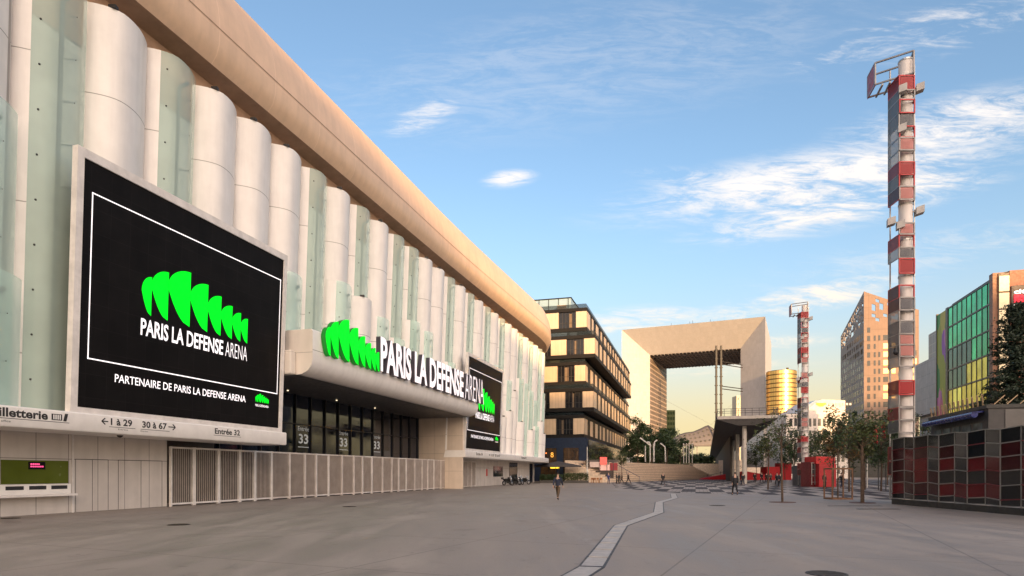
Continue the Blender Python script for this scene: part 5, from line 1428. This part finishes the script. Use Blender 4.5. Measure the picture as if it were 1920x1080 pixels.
def chair(name='terrace_chair'):
    t = thing(name, 'small orange wooden terrace chair', 'chair', (0, 0, 0), 'terrace chairs by the pavilion')
    mb = MB(); mb.box(-.21, .21, -.21, .21, .43, .47); mb.build('seat', CH, t)
    mb = MB(); mb.box(-.21, .21, .19, .23, .55, .88); mb.build('backrest', CH, t)
    for x, y in ((-.19, -.19), (.19, -.19), (-.19, .19), (.19, .19)):
        mb = MB(); mb.bar((x, y, 0), (x, y, .88 if y > 0 else .44), .04); mb.build('leg', CH, t)
    return t


c0 = chair(); z = 106
CL = ['orange wooden chair farthest left outside the pavilion', 'orange wooden chair turned sideways next to the hedge end', 'orange wooden chair facing the table, third from the hedge', 'orange wooden chair closest to the people in dark coats']
for k, (px, rz) in enumerate(((1111, .2), (1116, 2.9), (1122, .5), (1127, 3.4))):
    loc = (gx(px, z), z + (k % 2) * .5, 0)
    if k == 0: c0.location = loc; c0.rotation_euler.z = rz; c0['label'] = CL[0]
    else: copy_thing(c0, loc, rz, CL[k], 'terrace chairs by the pavilion')
for k, px in enumerate((1113.5, 1124.5)):
    t = thing('bistro_table', ['small dark bistro table nearest the hedge', 'small dark bistro table nearest the walkers'][k], 'table', (gx(px, z), z + .2, 0), 'bistro tables'); p = Vector((gx(px, z), z + .2, 0))
    mb = MB(); mb.cyl(p + Vector((0, 0, .71)), p + Vector((0, 0, .74)), .32, None, 16); mb.build('table_top', DKC, t); mb = MB(); mb.cyl(p, p + Vector((0, 0, .71)), .035, None, 8); mb.cyl(p, p + Vector((0, 0, .03)), .22, None, 12); mb.build('pedestal', DKC, t)

# ------------------------------------------------------------------ people
def skin(nodes, edges, sub=1):
    me = bpy.data.meshes.new('sk'); me.from_pydata([n[:3] for n in nodes], edges, []); o = bpy.data.objects.new('sk', me); COL.objects.link(o)
    md = o.modifiers.new('s', 'SKIN'); md.use_smooth_shade = True
    for i, n in enumerate(nodes):
        v = me.skin_vertices[0].data[i]; r = n[3]; v.radius = r if isinstance(r, tuple) else (r, r); v.use_root = (i == 0)
    sb = o.modifiers.new('b', 'SUBSURF'); sb.levels = sub; sb.render_levels = sub
    dg = bpy.context.evaluated_depsgraph_get(); out = bpy.data.meshes.new_from_object(o.evaluated_get(dg)); bpy.data.objects.remove(o)
    out.materials.clear()
    for p in out.polygons: p.use_smooth = True
    return out


SKINM = [mat('skin_fair', (.50, .30, .22), .5, 0, .06), mat('skin_brown', (.22, .12, .075), .5, 0, .06)]


def pose(stride, armswing, bag=False):
    """skeleton facing -Y; stride in metres between the feet"""
    hip, s = .93, stride / 2
    P = {'pel': (0, 0, hip), 'waist': (0, .0, 1.10), 'chest': (0, .0, 1.30), 'neck': (0, .0, 1.47), 'head0': (0, -.01, 1.55), 'head1': (0, -.02, 1.66)}
    for sg, nm in ((-1, 'l'), (1, 'r')):
        f = -s * sg
        P['hip' + nm] = (.09 * sg, 0, hip - .05); P['knee' + nm] = (.10 * sg, f * .5 - (.07 if f > 0 else .05), .50); P['ank' + nm] = (.10 * sg, f + .03, .09 + (.06 if f > .1 else 0)); P['toe' + nm] = (.11 * sg, f - .14, .035)
        a = armswing * sg
        P['sh' + nm] = (.185 * sg, 0, 1.40); P['el' + nm] = (.245 * sg, a * .4 + .03, 1.13); P['wr' + nm] = (.25 * sg, a - .05, .90)
    return P


def body_parts(P):
    nodes, edges = [], []
    def nd(p, r): nodes.append((*p, r)); return len(nodes) - 1
    def ln(a, b): edges.append((a, b))
    pel = nd(P['pel'], (.15, .10)); wa = nd(P['waist'], (.13, .09)); ch = nd(P['chest'], (.16, .105)); nk = nd(P['neck'], .055); h0 = nd(P['head0'], (.068, .08)); h1 = nd(P['head1'], (.078, .095)); ht = nd((0, -.01, 1.735), (.05, .06))
    for a, b in ((pel, wa), (wa, ch), (ch, nk), (nk, h0), (h0, h1), (h1, ht)): ln(a, b)
    nose = nd((0, -.115, 1.635), .014); ln(h1, nose)
    for s_, nm in ((-1, 'l'), (1, 'r')):
        hp = nd(P['hip' + nm], .085); kn = nd(P['knee' + nm], .058); an = nd(P['ank' + nm], .04); to = nd(P['toe' + nm], .032); ln(pel, hp); ln(hp, kn); ln(kn, an); ln(an, to)
        sh = nd(P['sh' + nm], .058); el = nd(P['el' + nm], .042); wr = nd(P['wr' + nm], .028); ln(ch, sh); ln(sh, el); ln(el, wr)
        w = Vector(P['wr' + nm]); pm = nd(w + Vector((0, -.015, -.07)), (.02, .036)); ln(wr, pm)
        for k in range(4):
            b = w + Vector((0, -.045 + .022 * k, -.10)); L = (.055, .072, .078, .065)[k]
            a1 = nd(b, .0095); a2 = nd(b + Vector((-.006 * s_, -.008, -L * .55)), .009); a3 = nd(b + Vector((-.02 * s_, -.012, -L)), .0075); ln(pm, a1); ln(a1, a2); ln(a2, a3)
        t1 = nd(w + Vector((-.008 * s_, -.055, -.055)), .010); t2 = nd(w + Vector((-.012 * s_, -.075, -.095)), .009); ln(pm, t1); ln(t1, t2)
    return skin(nodes, edges)


def garment(P, kind):
    nodes, edges = [], []
    def nd(p, r): nodes.append((*p, r)); return len(nodes) - 1
    if kind in ('coat', 'jacket'):
        hem = .72 if kind == 'coat' else .88
        a = nd(P['chest'], (.185, .13)); w = nd(P['waist'], (.17, .125)); p = nd((0, 0, hem + .08), (.19, .14)); q = nd((0, 0, hem), (.195, .145)); n = nd((0, .0, 1.455), (.075, .07))
        edges += [(a, w), (w, p), (p, q), (a, n)]
        for nm in 'lr':
            sh = nd(P['sh' + nm], .075); el = nd(P['el' + nm], .062); wr = nd(Vector(P['wr' + nm]) + Vector((0, 0, .02)), .048); edges += [(a, sh), (sh, el), (el, wr)]
    elif kind == 'trousers':
        a = nd((0, 0, 1.0), (.155, .115)); p = nd(P['pel'], (.16, .12)); edges.append((a, p))
        for nm in 'lr':
            hp = nd(P['hip' + nm], .10); kn = nd(P['knee' + nm], .076); an = nd(Vector(P['ank' + nm]) + Vector((0, 0, .02)), .06); edges += [(p, hp), (hp, kn), (kn, an)]
    elif kind == 'shoe':
        res = []
        for nm in 'lr':
            a, t = Vector(P['ank' + nm]), Vector(P['toe' + nm]); res.append(skin([(*(a + Vector((0, .03, -.03))), .05), (*(t.lerp(a, .4) + Vector((0, 0, -.005))), .05), (*(t + Vector((0, -.02, .01))), .042)], [(0, 1), (1, 2)]))
        return res
    elif kind == 'hair':
        nodes = [(0, .03, 1.60, (.08, .07)), (0, .025, 1.69, (.088, .09)), (0, .0, 1.745, (.07, .075))]; edges = [(0, 1), (1, 2)]
    elif kind == 'bag':
        nodes = [(.27, .0, .92, (.05, .12)), (.27, .0, .72, (.055, .13))]; edges = [(0, 1)]
    return skin(nodes, edges)


POSES = {'walk': pose(.62, .16), 'stride': pose(.80, .24), 'stand': pose(.12, .03)}
PM = {}
for k, P in POSES.items(): PM[k] = dict(body=body_parts(P), coat=garment(P, 'coat'), jacket=garment(P, 'jacket'), trousers=garment(P, 'trousers'), hair=garment(P, 'hair'), shoe=garment(P, 'shoe'), bag=garment(P, 'bag'))


def person(px, z, rz, ps, top, tc, pc, hc, label, sc=1.0, sk=0, bag=False, X=None):
    def part(nm, me, m):
        me = me.copy(); me.name = nm; me.materials.append(m); o = bpy.data.objects.new(nm, me); COL.objects.link(o); return o
    t = thing('person', label, 'person', (gx(px, z), z, 0)); t.rotation_euler.z = rz; t.scale = (sc,) * 3
    def ch(nm, me, m): o = part(nm, me, m); o.parent = t
    cloth = lambda n, c: mat('cloth_%s_%02d%02d%02d' % (n, c[0] * 99, c[1] * 99, c[2] * 99), c, .85, 0, .2, 6)
    ch('body', PM[ps]['body'], SKINM[sk]); ch(top, PM[ps][top], cloth('top', tc)); ch('trousers', PM[ps]['trousers'], cloth('leg', pc)); ch('hair', PM[ps]['hair'], cloth('hair', hc))
    for m_ in PM[ps]['shoe']: ch('shoe', m_, cloth('shoe', (.02, .018, .018)))
    if bag: ch('bag', PM[ps]['bag'], cloth('bag', (.03, .02, .015)))


BK, NV, BR, DB = (.016, .016, .020), (.016, .022, .045), (.09, .06, .035), (.02, .014, .01)
person(1046, 41, 2.8, 'stride', 'jacket', NV, BR, DB, 'person in a dark navy jacket and brown trousers walking nearest, left of the drain strip', bag=True)
person(1378, 50, 3.1, 'walk', 'coat', BK, BK, DB, 'person in a black coat seen from behind in front of the walkway columns', 1.02)
person(1243, 86, .1, 'walk', 'coat', (.022, .02, .022), (.03, .03, .04), DB, 'person in a dark coat walking alone before the middle of the steps', 1.0)
person(1393, 84, 3.0, 'walk', 'coat', BK, NV, DB, 'person in dark clothes standing in front of the nearest walkway column')
person(1178, 95, 1.0, 'stride', 'coat', (.03, .022, .02), (.05, .04, .045), DB, 'person in a dark brown coat striding at the left foot of the steps')
person(1141, 97, .2, 'stand', 'coat', (.025, .035, .12), (.03, .04, .10), DB, 'person in blue clothes beside the snack pavilion')
person(1156, 98, 1.3, 'stand', 'jacket', BK, BK, DB, 'person in a black jacket left in the small group by the pavilion')
person(1160.5, 99, -1.0, 'stand', 'coat', (.03, .04, .05), BK, DB, 'person in a slate grey coat in the small group by the pavilion', .97)
person(1166, 98, -1.8, 'walk', 'jacket', (.06, .035, .03), BK, DB, 'person in a brownish jacket right in the small group by the pavilion', .98, 1)
person(1415, 112, 0, 'stand', 'coat', BK, BK, DB, 'person in black, leftmost of the walkers by the red seats')
person(1428, 108, .1, 'walk', 'jacket', (.02, .02, .03), BK, DB, 'taller person in black, second of the walkers by the red seats', 1.05)
person(1437, 112, 3.0, 'walk', 'coat', (.03, .024, .026), BK, DB, 'person in a charcoal coat in the middle of the walkers by the red seats')
person(1445, 110, 3.2, 'stand', 'jacket', (.10, .08, .08), BK, DB, 'person in a pale grey top among the walkers by the red seats', .98)
person(1457, 86, 3.1, 'walk', 'coat', BK, BK, DB, 'person in a long black coat left of the slim lone tree', 1.0)
person(1463.5, 76, 3.1, 'stride', 'jacket', (.018, .016, .024), BK, DB, 'person in a black jacket half hidden by the slim lone tree stem')
person(1546, 72, .3, 'stand', 'coat', (.05, .03, .03), BK, DB, 'person in a dark coat in front of the red kiosk', 1.0)
person(1578, 70, 2.0, 'walk', 'jacket', BK, NV, DB, 'person in dark clothes behind the wooden guard posts')

# ------------------------------------------------------------------ parked motorcycles
RUB = mat('tyre_rubber', (.015, .015, .016), .8); MB1 = mat('motorcycle_paint', (.02, .022, .024), .25, .2); MB2 = mat('motorcycle_plastic', (.03, .03, .03), .5); CHR = mat('chrome', (.55, .55, .55), .2, .9)


def motorbike():
    t = thing('motorcycle', 'parked motorcycle', 'motorcycle', (0, 0, 0), 'motorcycles parked by the arena wall')
    for y in (-.7, .68):
        mb = MB()
        for i in range(20):
            a0, a1 = 2 * math.pi * i / 20, 2 * math.pi * (i + 1) / 20
            mb.cyl((0, y + .26 * math.cos(a0), .32 + .26 * math.sin(a0)), (0, y + .26 * math.cos(a1), .32 + .26 * math.sin(a1)), .07, None, 8)
        w = mb.build('wheel', RUB, t, True)
        mb = MB(); mb.cyl((-.05, y, .32), (.05, y, .32), .07, None, 10)
        for i in range(5): a0 = 2 * math.pi * i / 5; mb.bar((0, y, .32), (0, y + .21 * math.cos(a0), .32 + .21 * math.sin(a0)), .04)
        mb.build('rim', CHR, w)
    mb = MB(); rows = []
    for y, zc_, w, h in ((-.45, .62, .10, .18), (-.25, .72, .16, .24), (0, .68, .15, .22), (.25, .62, .13, .18), (.6, .72, .12, .14), (.85, .80, .07, .08)):
        rows.append([Vector((w * math.cos(2 * math.pi * i / 12), y, zc_ + h * math.sin(2 * math.pi * i / 12))) for i in range(13)])
    mb.grid(rows); mb.build('body', MB1, t, True)
    mb = MB(); mb.sphere((0, .25, .86), .2, 12, 8, (.75, 2.1, .38)); mb.build('seat', RUB, t, True)
    mb = MB(); mb.box(-.13, .13, -.28, .2, .28, .55); mb.build('engine', MB2, t, bevel=.03)
    mb = MB()
    for x in (-.09, .09): mb.bar((x, -.7, .32), (x * .8, -.42, .98), .05)
    mb.build('fork', CHR, t)
    mb = MB(); mb.tube([(-.36, -.28, 1.03), (-.12, -.4, 1.0), (.12, -.4, 1.0), (.36, -.28, 1.03)], .02, 8); mb.build('handlebar', MB2, t)
    mb = MB(); mb.sphere((0, -.55, .88), .13, 12, 8); mb.build('headlight', CHR, t, True)
    mb = MB(); mb.face([(-.17, -.52, 1.0), (.17, -.52, 1.0), (.13, -.40, 1.32), (-.13, -.40, 1.32)]); mb.build('windscreen', glass_mat('screen_glass', (.5, .52, .54), .5), t, solid=.01)
    mb = MB(); mb.box(-.16, .16, .82, 1.1, .82, 1.1); mb.build('top_case', MB2, t, bevel=.04)
    mb = MB(); mb.tube([(.14, -.2, .3), (.16, .4, .3), (.17, .95, .38)], [.03, .04, .05], 8); mb.build('exhaust', CHR, t, True)
    return t


m0 = motorbike()
ML = ['motorcycle parked nearest the small window, with pale windscreen', 'motorcycle in the middle of the parked row', 'motorcycle third in the parked row, turned outwards', 'motorcycle at the far end of the parked row']
for k, s in enumerate((64.5, 67.5, 70.2, 72.6)):
    p = FP(s, 1.75 + .15 * (k % 2), 0); rz = -STREET + [1.2, 1.4, 1.0, 1.35][k]
    if k == 0: m0.location = p; m0.rotation_euler.z = rz; m0['label'] = ML[0]
    else: copy_thing(m0, p, rz, ML[k], 'motorcycles parked by the arena wall')

# ------------------------------------------------------------------ unseen slabs added behind the viewer, sized to cast evening shade on the plaza
for k, (x0, x1, y, h, lb_) in enumerate(((30, 100, -262, 66, 'long pale slab added unseen behind the viewer to cast shade, leftmost'), (104, 216, -266, 67, 'wide grey slab added unseen behind the viewer to cast shade, middle'), (224, 310, -275, 88, 'taller slab added unseen behind the viewer to cast shade, rightmost'))):
    t = thing('shade_slab', lb_, 'building', (x0, y, 0))
    mb = MB(); mb.box(x0, x1, y - 22, y, 0, h); mb.build('wall', mat('slab_wall', (.4, .37, .34), .6), t)
    mb = MB(); q = 3.0
    while q < h - 3: mb.box(x0 + 1, x1 - 1, y + .01, y + .08, q, q + 1.8); q += 3.5
    mb.build('window_band', WING, t)
